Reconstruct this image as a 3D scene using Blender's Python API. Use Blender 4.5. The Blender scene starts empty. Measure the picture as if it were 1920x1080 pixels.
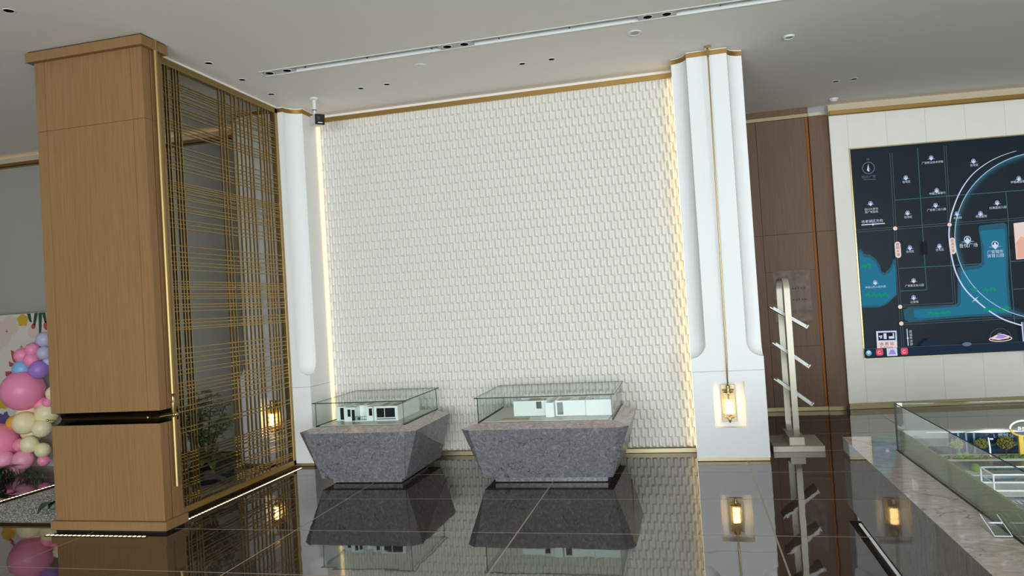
import bpy, bmesh, math, random
from mathutils import Vector, Matrix
from mathutils.geometry import delaunay_2d_cdt

# ------------------------------------------------------------------ camera
sc = bpy.context.scene
COL = sc.collection
random.seed(7)
H_CEIL = 3.89
yaw, pitch, roll = -0.232715, 0.021886, -0.0620661
fwd = Vector((math.sin(yaw) * math.cos(pitch), math.cos(yaw) * math.cos(pitch), math.sin(pitch)))
rgt = Vector((math.cos(yaw), -math.sin(yaw), 0))
up = rgt.cross(fwd)
r2 = rgt * math.cos(roll) + up * math.sin(roll)
u2 = -rgt * math.sin(roll) + up * math.cos(roll)
cam = bpy.data.cameras.new('camera')
cam.sensor_width = 36
cam.lens = 1373.08 / 1920 * 36
cam.clip_start = 0.02
camo = bpy.data.objects.new('camera', cam)
COL.objects.link(camo)
camo.matrix_world = Matrix(((r2.x, u2.x, -fwd.x, 0), (r2.y, u2.y, -fwd.y, 0), (r2.z, u2.z, -fwd.z, 1.6), (0, 0, 0, 1)))
sc.camera = camo

# ------------------------------------------------------------------ world, daylight, exposure
w = bpy.data.worlds.new('world'); sc.world = w; w.use_nodes = True
bg = w.node_tree.nodes['Background']
bg.inputs[0].default_value = (0.72, 0.86, 1.0, 1); bg.inputs[1].default_value = 0.6
sc.view_settings.view_transform = 'Standard'
sc.view_settings.look = 'None'
sc.view_settings.exposure = 0.0
sc.view_settings.gamma = 1.0
sc.view_settings.use_curve_mapping = False
sc.cycles.max_bounces = 10
sc.cycles.diffuse_bounces = 5
sc.cycles.transparent_max_bounces = 24
sc.cycles.sample_clamp_indirect = 6
sc.cycles.use_denoising = True

DAY = (0.885, 0.962, 1.0)
WIN_BAYS = [(-2.6, 2.4), (0.4, 2.4), (3.4, 2.4), (6.4, 2.4)]   # centre x, width of each glazed bay behind the camera; last one added to brighten the screen wall
for bx, bw in WIN_BAYS:       # daylight entering through the glazed front of the hall
    L = bpy.data.lights.new('window_daylight', 'AREA'); L.shape = 'RECTANGLE'
    L.size = bw; L.size_y = 2.4; L.energy = 325; L.color = DAY
    o = bpy.data.objects.new('window_daylight', L); COL.objects.link(o)
    o.location = (bx, -5.86, 1.4); o.rotation_euler = (math.radians(90), 0, 0)

# ------------------------------------------------------------------ helpers
def tag(o, label=None, cat=None, group=None, kind=None):
    if label: o['label'] = label
    if cat: o['category'] = cat
    if group: o['group'] = group
    if kind: o['kind'] = kind
    return o

def thing(name, loc, label, cat, group=None, rz=0.0):
    o = bpy.data.objects.new(name, None); COL.objects.link(o)
    o.empty_display_size = 0.05
    o.location = loc; o.rotation_euler = (0, 0, rz)
    return tag(o, label, cat, group)

def world_loc(o):
    v = Vector((0, 0, 0))
    while o is not None:
        v += o.location; o = o.parent
    return v

class MB:
    """collects shapes in a bmesh, links them as one mesh object"""
    def __init__(s): s.bm = bmesh.new()
    def verts(s, pts): return [s.bm.verts.new(p) for p in pts]
    def face(s, vs, mi=0):
        try:
            f = s.bm.faces.new(vs); f.material_index = mi; return f
        except ValueError: return None
    def poly(s, pts, mi=0): return s.face(s.verts(pts), mi)
    def hexa(s, p, mi=0, mside=None):
        """8 points: bottom 4 (ccw from above), top 4"""
        v = s.verts(p); ms = mi if mside is None else mside
        s.face([v[3], v[2], v[1], v[0]], mi); s.face(v[4:8], mi)
        for i in range(4):
            j = (i + 1) % 4
            s.face([v[i], v[j], v[4 + j], v[4 + i]], ms)
        return s
    def box(s, x0, x1, y0, y1, z0, z1, mi=0):
        x0, x1 = min(x0, x1), max(x0, x1); y0, y1 = min(y0, y1), max(y0, y1); z0, z1 = min(z0, z1), max(z0, z1)
        return s.hexa([(x0, y0, z0), (x1, y0, z0), (x1, y1, z0), (x0, y1, z0), (x0, y0, z1), (x1, y0, z1), (x1, y1, z1), (x0, y1, z1)], mi)
    def prism(s, pts, h0, h1, axis='z', mi=0):
        """outline pts (a,b) extruded along axis from h0 to h1"""
        f = {'z': lambda a, b, h: (a, b, h), 'y': lambda a, b, h: (a, h, b), 'x': lambda a, b, h: (h, a, b)}[axis]
        A = s.verts([f(a, b, h0) for a, b in pts]); B = s.verts([f(a, b, h1) for a, b in pts])
        s.face(A, mi); s.face(list(reversed(B)), mi)
        n = len(pts)
        for i in range(n): s.face([A[i], B[i], B[(i + 1) % n], A[(i + 1) % n]], mi)
        return s
    def lathe(s, c, prof, n=16, axis='z', mi=0):
        """prof: list of (r, h) along axis"""
        rings = []
        for r, h in prof:
            ring = []
            for k in range(n):
                a = 2 * math.pi * k / n; x, y = r * math.cos(a), r * math.sin(a)
                p = {'z': (x, y, h), 'y': (x, h, y), 'x': (h, x, y)}[axis]
                ring.append(s.bm.verts.new((c[0] + p[0], c[1] + p[1], c[2] + p[2])))
            rings.append(ring)
        for a, b in zip(rings, rings[1:]):
            for k in range(n): s.face([a[k], a[(k + 1) % n], b[(k + 1) % n], b[k]], mi)
        if prof[0][0] > 1e-6: s.face(list(reversed(rings[0])), mi)
        if prof[-1][0] > 1e-6: s.face(rings[-1], mi)
        return s
    def cyl(s, c, r, h0, h1, n=16, axis='z', mi=0): return s.lathe(c, [(r, h0), (r, h1)], n, axis, mi)
    def tube(s, pts, r, n=8, mi=0, caps=True):
        pts = [Vector(p) for p in pts]; rr = r if isinstance(r, (list, tuple)) else [r] * len(pts)
        rings = []; ref = None
        for i, p in enumerate(pts):
            t = (pts[min(i + 1, len(pts) - 1)] - pts[max(i - 1, 0)]).normalized()
            if ref is None: ref = Vector((0, 0, 1)) if abs(t.z) < .9 else Vector((1, 0, 0))
            u = t.cross(ref).normalized(); v = u.cross(t).normalized(); ref = v
            rings.append([s.bm.verts.new(p + (u * math.cos(2 * math.pi * k / n) + v * math.sin(2 * math.pi * k / n)) * rr[i]) for k in range(n)])
        for a, b in zip(rings, rings[1:]):
            for k in range(n): s.face([a[k], a[(k + 1) % n], b[(k + 1) % n], b[k]], mi)
        if caps: s.face(list(reversed(rings[0])), mi); s.face(rings[-1], mi)
        return s
    def sphere(s, c, r, nu=16, nv=10, sq=(1, 1, 1), mi=0):
        rings = []
        for j in range(1, nv):
            th = math.pi * j / nv
            rings.append([s.bm.verts.new((c[0] + r * sq[0] * math.sin(th) * math.cos(2 * math.pi * k / nu), c[1] + r * sq[1] * math.sin(th) * math.sin(2 * math.pi * k / nu), c[2] + r * sq[2] * math.cos(th))) for k in range(nu)])
        t = s.bm.verts.new((c[0], c[1], c[2] + r * sq[2])); b = s.bm.verts.new((c[0], c[1], c[2] - r * sq[2]))
        for k in range(nu):
            s.face([t, rings[0][k], rings[0][(k + 1) % nu]], mi); s.face([b, rings[-1][(k + 1) % nu], rings[-1][k]], mi)
        for A, B in zip(rings, rings[1:]):
            for k in range(nu): s.face([A[k], B[k], B[(k + 1) % nu], A[(k + 1) % nu]], mi)
        return s
    def mesh(s, name, mats, smooth=False, off=(0, 0, 0), recalc=True, angle=None):
        if recalc: bmesh.ops.recalc_face_normals(s.bm, faces=s.bm.faces)
        if any(off): bmesh.ops.translate(s.bm, verts=s.bm.verts, vec=[-c for c in off])
        me = bpy.data.meshes.new(name); s.bm.to_mesh(me); s.bm.free()
        for m in (mats if isinstance(mats, (list, tuple)) else [mats]): me.materials.append(m)
        if smooth:
            me.polygons.foreach_set('use_smooth', [True] * len(me.polygons))
            me.set_sharp_from_angle(angle=math.radians(angle or 40))
        return me
    def build(s, name, mats, parent=None, smooth=False, bevel=0, local=False, recalc=True, angle=None):
        """coordinates are world coordinates (or the parent's own when local)"""
        if parent is None:
            if local: org = Vector((0, 0, 0))
            else:
                xs = [v.co for v in s.bm.verts]
                org = Vector(((min(v.x for v in xs) + max(v.x for v in xs)) / 2, (min(v.y for v in xs) + max(v.y for v in xs)) / 2, min(v.z for v in xs)))
        else: org = Vector((0, 0, 0)) if local else world_loc(parent)
        o = bpy.data.objects.new(name, s.mesh(name, mats, smooth, org, recalc, angle)); COL.objects.link(o)
        if parent is not None: o.parent = parent
        else: o.location = org
        if bevel:
            m = o.modifiers.new('bevel', 'BEVEL'); m.width = bevel; m.segments = 2; m.limit_method = 'ANGLE'; m.angle_limit = math.radians(40)
        return o

def share(name, me, loc, parent=None, rot=(0, 0, 0), scale=(1, 1, 1)):
    o = bpy.data.objects.new(name, me); COL.objects.link(o)
    if parent is not None:
        o.parent = parent; o.location = Vector(loc) - world_loc(parent)
    else: o.location = loc
    o.rotation_euler = rot; o.scale = scale
    return o

def text_mesh(name, body, size, mat, parent, M, width=None, extrude=0.0006, bold=0.0):
    """letters as a flat mesh; M places the text plane in the parent's own space"""
    cu = bpy.data.curves.new(name, 'FONT'); cu.body = body; cu.size = size; cu.align_x = 'CENTER'; cu.align_y = 'CENTER'
    cu.extrude = extrude; cu.resolution_u = 2; cu.offset = bold
    t = bpy.data.objects.new(name, cu); COL.objects.link(t)
    dg = bpy.context.evaluated_depsgraph_get(); me = bpy.data.meshes.new_from_object(t.evaluated_get(dg))
    bpy.data.objects.remove(t); bpy.data.curves.remove(cu)
    if width and len(me.vertices):
        xs = [v.co.x for v in me.vertices]; k = width / max(1e-6, max(xs) - min(xs)); c = (max(xs) + min(xs)) / 2
        for v in me.vertices: v.co = ((v.co.x - c) * k, v.co.y * k, v.co.z)
    me.transform(M); me.materials.clear(); me.materials.append(mat)
    o = bpy.data.objects.new(name, me); COL.objects.link(o); o.parent = parent
    return o

# ------------------------------------------------------------------ materials
MATS = {}
def mat(name, col, rough=0.5, metal=0.0, spec=0.5, emit=None, estr=0.0, ior=None, coat=0.0, coat_rough=0.03):
    m = bpy.data.materials.new(name); m.use_nodes = True
    b = m.node_tree.nodes['Principled BSDF']
    b.inputs['Base Color'].default_value = (*col, 1); b.inputs['Roughness'].default_value = rough
    b.inputs['Metallic'].default_value = metal; b.inputs['Specular IOR Level'].default_value = spec
    if ior: b.inputs['IOR'].default_value = ior
    if coat: b.inputs['Coat Weight'].default_value = coat; b.inputs['Coat Roughness'].default_value = coat_rough
    if emit: b.inputs['Emission Color'].default_value = (*emit, 1); b.inputs['Emission Strength'].default_value = estr
    MATS[name] = m
    return m

def nodes(m): return m.node_tree.nodes, m.node_tree.links, m.node_tree.nodes['Principled BSDF']

def noise_col(m, c0, c1, scale, stretch=(1, 1, 1), detail=4, lo=.35, hi=.65, distortion=0.0, bump=0.0, bump_dist=.01, rough=None):
    n, l, b = nodes(m)
    tc = n.new('ShaderNodeTexCoord'); mp = n.new('ShaderNodeMapping'); mp.inputs['Scale'].default_value = stretch
    nz = n.new('ShaderNodeTexNoise'); nz.inputs['Scale'].default_value = scale; nz.inputs['Detail'].default_value = detail; nz.inputs['Distortion'].default_value = distortion
    rp = n.new('ShaderNodeValToRGB'); rp.color_ramp.elements[0].position = lo; rp.color_ramp.elements[1].position = hi
    rp.color_ramp.elements[0].color = (*c0, 1); rp.color_ramp.elements[1].color = (*c1, 1)
    l.new(tc.outputs['Object'], mp.inputs[0]); l.new(mp.outputs[0], nz.inputs['Vector']); l.new(nz.outputs['Fac'], rp.inputs[0]); l.new(rp.outputs[0], b.inputs['Base Color'])
    if bump:
        bp = n.new('ShaderNodeBump'); bp.inputs['Strength'].default_value = bump; bp.inputs['Distance'].default_value = bump_dist
        l.new(nz.outputs['Fac'], bp.inputs['Height']); l.new(bp.outputs[0], b.inputs['Normal'])
    return nz, rp

def add_bump(m, scale, strength, dist, stretch=(1, 1, 1), detail=2):
    n, l, b = nodes(m)
    tc = n.new('ShaderNodeTexCoord'); mp = n.new('ShaderNodeMapping'); mp.inputs['Scale'].default_value = stretch
    nz = n.new('ShaderNodeTexNoise'); nz.inputs['Scale'].default_value = scale; nz.inputs['Detail'].default_value = detail
    bp = n.new('ShaderNodeBump'); bp.inputs['Strength'].default_value = strength; bp.inputs['Distance'].default_value = dist
    l.new(tc.outputs['Object'], mp.inputs[0]); l.new(mp.outputs[0], nz.inputs['Vector']); l.new(nz.outputs['Fac'], bp.inputs['Height']); l.new(bp.outputs[0], b.inputs['Normal'])

def glass_mat(name, tint, ior=1.45, rough=0.0):
    """thin clear sheet: clear transmission with a Fresnel reflection"""
    m = bpy.data.materials.new(name); m.use_nodes = True
    n = m.node_tree.nodes; l = m.node_tree.links; n.clear()
    out = n.new('ShaderNodeOutputMaterial'); mx = n.new('ShaderNodeMixShader'); tr = n.new('ShaderNodeBsdfTransparent'); gl = n.new('ShaderNodeBsdfGlossy'); fr = n.new('ShaderNodeFresnel')
    tr.inputs[0].default_value = (*tint, 1); gl.inputs['Roughness'].default_value = rough; fr.inputs[0].default_value = ior
    ge = n.new('ShaderNodeNewGeometry'); io = n.new('ShaderNodeMix'); io.inputs[2].default_value = ior; io.inputs[3].default_value = 1 / ior   # same reflectance from both sides of the sheet
    l.new(ge.outputs['Backfacing'], io.inputs[0]); l.new(io.outputs[0], fr.inputs[0])
    l.new(fr.outputs[0], mx.inputs[0]); l.new(tr.outputs[0], mx.inputs[1]); l.new(gl.outputs[0], mx.inputs[2]); l.new(mx.outputs[0], out.inputs[0])
    MATS[name] = m
    return m

def emat(name, col, s):
    m = bpy.data.materials.new(name); m.use_nodes = True
    n = m.node_tree.nodes; l = m.node_tree.links; n.clear()
    out = n.new('ShaderNodeOutputMaterial'); e = n.new('ShaderNodeEmission'); e.inputs[0].default_value = (*col, 1); e.inputs[1].default_value = s
    l.new(e.outputs[0], out.inputs[0]); MATS[name] = m
    return m

M_floor = mat('floor_polished_tile', (0.018, 0.012, 0.010), 0.03, spec=0.5, ior=2.15)
noise_col(M_floor, (0.024, 0.0145, 0.011), (0.044, 0.028, 0.021), 1.6, detail=6)
n_, l_, b_ = nodes(M_floor)
def floor_bump():
    n, l, b = n_, l_, b_
    g = n.new('ShaderNodeNewGeometry')
    nz = n.new('ShaderNodeTexNoise'); nz.inputs['Scale'].default_value = 5.0; nz.inputs['Detail'].default_value = 1.5
    bp = n.new('ShaderNodeBump'); bp.inputs['Strength'].default_value = 0.15; bp.inputs['Distance'].default_value = 0.004
    l.new(g.outputs['Position'], nz.inputs['Vector']); l.new(nz.outputs['Fac'], bp.inputs['Height']); l.new(bp.outputs[0], b.inputs['Normal'])
floor_bump()
M_grout = mat('floor_grout', (0.42, 0.32, 0.24), 0.6)
M_ceil = mat('ceiling_paint', (0.87, 0.845, 0.785), 0.9, spec=0.1)
M_white = mat('white_lacquer', (0.86, 0.87, 0.87), 0.55, spec=0.3)
M_tile = mat('white_relief_tile', (0.85, 0.835, 0.785), 0.55, spec=0.25)
M_grey = mat('left_wall_paint', (0.37, 0.36, 0.315), 0.8, spec=0.1)
M_wood = mat('wood_veneer', (0.36, 0.22, 0.125), 0.42, spec=0.35)
noise_col(M_wood, (0.225, 0.125, 0.050), (0.285, 0.165, 0.070), 9, (14, 14, 0.35), 5, .3, .7)
M_wood2 = mat('brown_wall_veneer', (0.17, 0.11, 0.08), 0.55, spec=0.2)
noise_col(M_wood2, (0.165, 0.100, 0.065), (0.208, 0.130, 0.087), 9, (14, 14, 0.35), 5, .3, .7)
M_band = mat('waist_bronze', (0.075, 0.05, 0.022), 0.3, 1.0)
M_bronze = mat('dark_bronze', (0.16, 0.10, 0.045), 0.35, 1.0)
M_gold = mat('brushed_gold', (0.50, 0.37, 0.18), 0.38, 1.0)
M_latt = mat('antique_brass', (0.40, 0.28, 0.12), 0.40, 1.0)
M_trim = mat('amber_gold_trim', (0.42, 0.26, 0.09), 0.42, 1.0)
M_pole = mat('satin_gold_pole', (0.42, 0.30, 0.12), 0.48, 1.0)
M_base = mat('champagne_base', (0.33, 0.275, 0.17), 0.45, 1.0)
M_gold2 = mat('polished_brass', (0.60, 0.44, 0.20), 0.24, 1.0)
M_champ = mat('champagne_metal', (0.52, 0.49, 0.39), 0.48, 0.5)
M_seam = mat('dark_wood_seam', (0.07, 0.04, 0.022), 0.7)
M_black = mat('black_gap', (0.008, 0.008, 0.008), 0.6)
M_blackgloss = mat('black_plastic', (0.012, 0.012, 0.014), 0.18)
M_wplast = mat('white_plastic', (0.78, 0.79, 0.78), 0.4)
M_cream = mat('cream_stone_panel', (0.66, 0.65, 0.56), 0.5, spec=0.4)
noise_col(M_cream, (0.89, 0.88, 0.81), (0.92, 0.91, 0.84), 3, detail=5)
M_joint = mat('panel_joint', (0.58, 0.52, 0.38), 0.7)

def stone(name, dark, mid, light, sc_=9.0, rough=0.12, vein=(0.62, 0.58, 0.55), crack=(0.03, 0.03, 0.03), ior=1.55, stretch=(1, 1, 1)):
    m = mat(name, mid, rough, ior=ior)
    n, l, b = nodes(m)
    tc0 = n.new('ShaderNodeTexCoord'); tc = n.new('ShaderNodeMapping'); tc.inputs['Scale'].default_value = stretch; l.new(tc0.outputs['Object'], tc.inputs[0])
    n1 = n.new('ShaderNodeTexNoise'); n1.inputs['Scale'].default_value = sc_; n1.inputs['Detail'].default_value = 8; n1.inputs['Distortion'].default_value = 2.6; n1.inputs['Roughness'].default_value = .62
    r1 = n.new('ShaderNodeValToRGB'); e = r1.color_ramp.elements
    e[0].position = .34; e[0].color = (*dark, 1); e[1].position = .70; e[1].color = (*light, 1)
    k = r1.color_ramp.elements.new(.55); k.color = (*mid, 1)
    # fine pale streaks
    n2 = n.new('ShaderNodeTexNoise'); n2.inputs['Scale'].default_value = sc_ * 2.2; n2.inputs['Detail'].default_value = 5; n2.inputs['Distortion'].default_value = 4.5
    r2_ = n.new('ShaderNodeValToRGB'); e2 = r2_.color_ramp.elements; e2[0].position = .485; e2[0].color = (0, 0, 0, 1); e2[1].position = .50; e2[1].color = (.55, .55, .55, 1)
    k2 = e2.new(.515); k2.color = (0, 0, 0, 1)
    mx = n.new('ShaderNodeMixRGB'); mx.inputs[2].default_value = (*vein, 1)
    # sparse dark cracks
    n3 = n.new('ShaderNodeTexNoise'); n3.inputs['Scale'].default_value = sc_ * .22; n3.inputs['Detail'].default_value = 4; n3.inputs['Distortion'].default_value = 1.2
    r3 = n.new('ShaderNodeValToRGB'); e3 = r3.color_ramp.elements; e3[0].position = .494; e3[0].color = (0, 0, 0, 1); e3[1].position = .50; e3[1].color = (.8, .8, .8, 1)
    k3 = e3.new(.506); k3.color = (0, 0, 0, 1)
    mx2 = n.new('ShaderNodeMixRGB'); mx2.inputs[2].default_value = (*crack, 1)
    for q in (n1, n2, n3): l.new(tc.outputs[0], q.inputs['Vector'])
    l.new(n1.outputs['Fac'], r1.inputs[0]); l.new(n2.outputs['Fac'], r2_.inputs[0]); l.new(n3.outputs['Fac'], r3.inputs[0])
    l.new(r1.outputs[0], mx.inputs[1]); l.new(r2_.outputs[0], mx.inputs[0])
    l.new(mx.outputs[0], mx2.inputs[1]); l.new(r3.outputs[0], mx2.inputs[0]); l.new(mx2.outputs[0], b.inputs['Base Color'])
    return m
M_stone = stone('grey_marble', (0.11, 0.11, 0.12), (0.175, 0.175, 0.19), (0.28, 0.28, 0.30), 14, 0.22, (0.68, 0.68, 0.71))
M_rim = stone('grey_marble_warm_lit', (0.29, 0.225, 0.21), (0.42, 0.335, 0.315), (0.58, 0.48, 0.455), 14, 0.10, (0.6, 0.55, 0.52))  # plinth marble made lighter and pinker: warm ceiling light painted on the rim
M_stone2 = stone('brown_grey_marble', (0.42, 0.345, 0.30), (0.56, 0.475, 0.42), (0.70, 0.60, 0.53), 7, 0.025, (0.72, 0.66, 0.60), ior=1.6, stretch=(.8, 1.7, 1))
M_stone3 = stone('brown_grey_marble_darkened', (0.115, 0.098, 0.088), (0.16, 0.138, 0.125), (0.22, 0.19, 0.172), 9, 0.03, (0.32, 0.28, 0.25), ior=1.6, stretch=(1, 2.4, .35))  # darker colours than the counter top, for its front and end slabs
M_glass = glass_mat('clear_glass', (0.965, 0.99, 0.982), 1.2)
M_gedge = mat('glass_edge', (0.006, 0.022, 0.02), 0.35, spec=.2)
M_lampglass = glass_mat('lamp_glass', (0.95, 0.90, 0.78), 1.6, 0.05)
M_fence = glass_mat('fence_glass', (0.97, 0.992, 0.985), 1.45)
M_led = emat('warm_led', (1.0, 0.78, 0.46), 10)
M_leddot = emat('led_dot', (1.0, 0.80, 0.52), 3.2)
M_bulb = emat('lamp_bulb', (1.0, 0.72, 0.33), 14)
M_gravel = mat('gravel_stone', (0.40, 0.39, 0.36), 0.8)
noise_col(M_gravel, (0.24, 0.23, 0.21), (0.52, 0.50, 0.46), 40, detail=2)
M_leaf = mat('leaf_green', (0.05, 0.10, 0.02), 0.4)
noise_col(M_leaf, (0.06, 0.12, 0.025), (0.19, 0.28, 0.08), 30)
M_leafd = mat('leaf_dark_green', (0.02, 0.07, 0.025), 0.4)
M_stem = mat('brown_stem', (0.09, 0.05, 0.025), 0.7)
M_rock = mat('dark_rock', (0.02, 0.022, 0.025), 0.5)
add_bump(M_rock, 8, .8, .03, detail=5)
M_model = mat('model_white_board', (0.82, 0.86, 0.84), 0.5)
M_modwin = mat('model_dark_window', (0.02, 0.02, 0.022), 0.15)
M_modfloor = mat('model_baseboard', (0.45, 0.42, 0.36), 0.3)
M_modwood = mat('model_beige', (0.42, 0.33, 0.22), 0.6)
M_turf = mat('model_turf', (0.11, 0.15, 0.055), 0.95, spec=0.1)
noise_col(M_turf, (0.15, 0.21, 0.075), (0.25, 0.32, 0.13), 160, bump=.5, bump_dist=.004)

# ------------------------------------------------------------------ floor
FX0, FX1, FY0, FY1 = -11.0, 9.0, -6.0, 11.2
fl = MB().box(FX0, FX1, FY0, FY1, -0.12, -0.0004).build('floor', M_grout)
tag(fl, 'dark brown polished floor of large mirror-like tiles with thin pale joints', 'floor', kind='structure')
TX, TY, G = 1.7165, 0.864, 0.0055
tile_me = MB().box(-TX / 2 + G, TX / 2 - G, -TY / 2 + G, TY / 2 - G, -0.0004, 0.0).mesh('tile', M_floor)
ix = [0.457 + TX * k for k in range(-6, 5)]
iy = [4.143 + TY * k for k in range(-11, 8)]
for a in ix:
    for b in iy:
        share('tile', tile_me, (a + TX / 2, b + TY / 2, 0), fl)

# ------------------------------------------------------------------ ceiling with real openings
DOWN = [  # x, y, radius, where
    (-4.52, 4.20, .036, 'small round recessed downlight at the upper left corner, nearest the viewer'),
    (-3.965, 5.66, .033, 'round recessed downlight beside the brass lattice, nearest the wood column'),
    (-3.972, 6.173, .033, 'round recessed downlight beside the brass lattice, middle of three'),
    (-3.979, 6.687, .033, 'round recessed downlight beside the brass lattice, nearest the white wall'),
    (-3.084, 6.889, .031, 'black recessed downlight before the relief wall, leftmost of four in the row'),
    (-2.793, 6.878, .031, 'recessed downlight with a lit rim before the relief wall, second from left'),
    (-1.382, 6.828, .031, 'black recessed downlight before the relief wall, third from left'),
    (-1.094, 6.816, .031, 'black recessed downlight before the relief wall, rightmost of four'),
    (1.801, 8.902, .036, 'recessed downlight above the map screen passage, left of the pair'),
    (1.989, 8.894, .036, 'recessed downlight above the map screen passage, right of the pair'),
]
SLOT = (-3.72, 1.9, 6.045, 6.175)   # x0 x1 y0 y1 of the linear fixture
holes = [[(x + r * math.cos(2 * math.pi * k / 20), y + r * math.sin(2 * math.pi * k / 20)) for k in range(20)] for x, y, r, _ in DOWN]
holes.append([(SLOT[0], SLOT[2]), (SLOT[1], SLOT[2]), (SLOT[1], SLOT[3]), (SLOT[0], SLOT[3])])
vs = [Vector(p) for p in ((FX0, FY0), (FX1, FY0), (FX1, FY1), (FX0, FY1))]
es = [(0, 1), (1, 2), (2, 3), (3, 0)]
for h in holes:
    b0 = len(vs); vs += [Vector(p) for p in h]; es += [(b0 + k, b0 + (k + 1) % len(h)) for k in range(len(h))]
cv, ce, cf, *_ = delaunay_2d_cdt(vs, es, [], 0, 1e-6)
def in_hole(c):
    for (x, y, r, _) in DOWN:
        if (c.x - x) ** 2 + (c.y - y) ** 2 < r * r: return True
    return SLOT[0] < c.x < SLOT[1] and SLOT[2] < c.y < SLOT[3]
mb = MB()
V = mb.verts([(v.x, v.y, H_CEIL) for v in cv])
for f in cf:
    c = sum((cv[i] for i in f), Vector((0, 0))) / len(f)
    if not in_hole(c): mb.face([V[i] for i in f])
mb.box(FX0, FX1, FY0, FY1, H_CEIL + .2, H_CEIL + .25)
ceil = mb.build('ceiling', M_ceil, recalc=False)
tag(ceil, 'flat pale grey painted ceiling', 'ceiling', kind='structure')

M_dwall = mat('downlight_baffle', (0.003, 0.003, 0.003), 0.9, spec=.05)
M_dlens = mat('downlight_lamp', (0.03, 0.028, 0.025), 0.3)
for i, (x, y, r, lab) in enumerate(DOWN):
    t = thing('downlight', (x, y, H_CEIL), lab, 'downlight', 'recessed ceiling downlights')
    MB().lathe((x, y, H_CEIL), [(r * .92, .0), (r * .96, -.003), (r * 1.12, -.003), (r * 1.16, .0)], 20).build('trim_ring', M_wplast, t, smooth=True)
    MB().lathe((x, y, H_CEIL), [(r * .95, -.001), (r * .80, .05), (r * .8, .09), (0, .09)], 20).build('baffle', M_dwall, t, smooth=True)
    MB().sphere((x, y, H_CEIL + .06), r * .42, 10, 6).build('lamp', M_dlens, t, smooth=True)

# linear recessed fixture
t = thing('linear_light_trough', (-0.9, 6.11, H_CEIL), 'long narrow white recessed light trough running across the ceiling', 'ceiling light')
x0, x1, y0, y1 = SLOT
MB().box(x0, x1, y0 - .008, y0 + .006, H_CEIL - .004, H_CEIL + .06).build('trim', M_wplast, t)
MB().box(x0, x1, y1 - .006, y1 + .008, H_CEIL - .004, H_CEIL + .06).build('trim', M_wplast, t)
MB().box(x0 - .008, x0 + .006, y0 - .008, y1 + .008, H_CEIL - .004, H_CEIL + .06).build('trim', M_wplast, t)
M_slotgrey = mat('trough_grey', (0.50, 0.51, 0.50), 0.35, spec=.4)
MB().box(x0, x1, y0, y1, H_CEIL + .035, H_CEIL + .045).build('reflector', M_slotgrey, t)
MB().box(x0, x1, y0 + .05, y0 + .056, H_CEIL + .01, H_CEIL + .035).build('louvre', M_wplast, t)
PAIRS = [(-3.64, -3.46), (-1.896, -1.74), (-.16, -.006)]
for pa, pb in PAIRS:
    c = (pa + pb) / 2
    sp = MB().box(c - .155, c + .155, y0 + .006, y1 - .006, H_CEIL + .0, H_CEIL + .03).build('spot_module', M_slotgrey, t)
    for q in (pa, pb):
        MB().lathe((q, 6.11, H_CEIL), [(.034, .001), (.040, -.003), (.044, -.002), (.046, .004)], 20).build('spot_ring', M_wplast, sp, smooth=True)
        MB().lathe((q, 6.11, H_CEIL), [(.036, -.002), (.026, -.0005), (0, -.0005)], 20).build('spot_lens', M_dwall, sp, smooth=True)
for k in range(8):
    xx = -3.3 + k * .62
    MB().box(xx, xx + .004, y0, y1, H_CEIL + .02, H_CEIL + .036).build('joint', M_black, t)

def ceiling_disc(name, x, y, r, lab, cat, depth, mat_face):
    t = thing(name, (x, y, H_CEIL), lab, cat)
    MB().lathe((x, y, H_CEIL), [(r, 0), (r, -depth), (r * .86, -depth * 1.4), (r * .84, -depth)], 24).build('rim', M_wplast, t, smooth=True)
    MB().lathe((x, y, H_CEIL), [(r * .85, -depth * .9), (r * .6, -depth), (0, -depth * 1.05)], 24).build('grille', mat_face, t, smooth=True)
M_grille = mat('speaker_grille', (0.42, 0.44, 0.47), 0.6)
ceiling_disc('ceiling_speaker', -2.287, 6.482, .055, 'flat white ceiling disc between the downlight pairs', 'speaker', .004, M_wplast)
ceiling_disc('ceiling_speaker', -0.287, 6.427, .062, 'round white ceiling speaker with grey grille left of the right column', 'speaker', .006, M_grille)
ceiling_disc('ceiling_speaker', 1.066, 7.095, .05, 'round white ceiling speaker right of the right column', 'speaker', .012, M_grille)
t = thing('smoke_detector', (1.928, 9.723, H_CEIL), 'small domed smoke detector near the brown wall', 'smoke detector')
MB().lathe((1.928, 9.723, H_CEIL), [(.055, 0), (.055, -.012), (.05, -.02)], 20).build('base', M_wplast, t, smooth=True)
MB().lathe((1.928, 9.723, H_CEIL), [(.042, -.018), (.035, -.035), (0, -.042)], 20).build('dome', M_wplast, t, smooth=True)

# ------------------------------------------------------------------ outer walls (mostly out of frame)
tag(MB().box(FX0, FX0 + .1, FY0, 7.9, 0, H_CEIL).build('wall_left', M_grey), 'plain grey wall far to the left', 'wall', kind='structure')
tag(MB().box(FX1 - .1, FX1, FY0, FY1, 0, H_CEIL).build('wall_right', M_cream), 'plain cream wall far to the right', 'wall', kind='structure')
mb = MB()
mb.box(FX0, FX1, -6.0, -5.9, 0, .2).box(FX0, FX1, -6.0, -5.9, 2.6, H_CEIL)
edges = [FX0] + [v for bx, bw in WIN_BAYS for v in (bx - bw / 2, bx + bw / 2)] + [FX1]
for a, b in zip(edges[0::2], edges[1::2]): mb.box(a, b, -6.0, -5.9, .2, 2.6)
tag(mb.build('wall_rear', M_grey), 'glazed front wall of the hall behind the viewer', 'wall', kind='structure')

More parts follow.
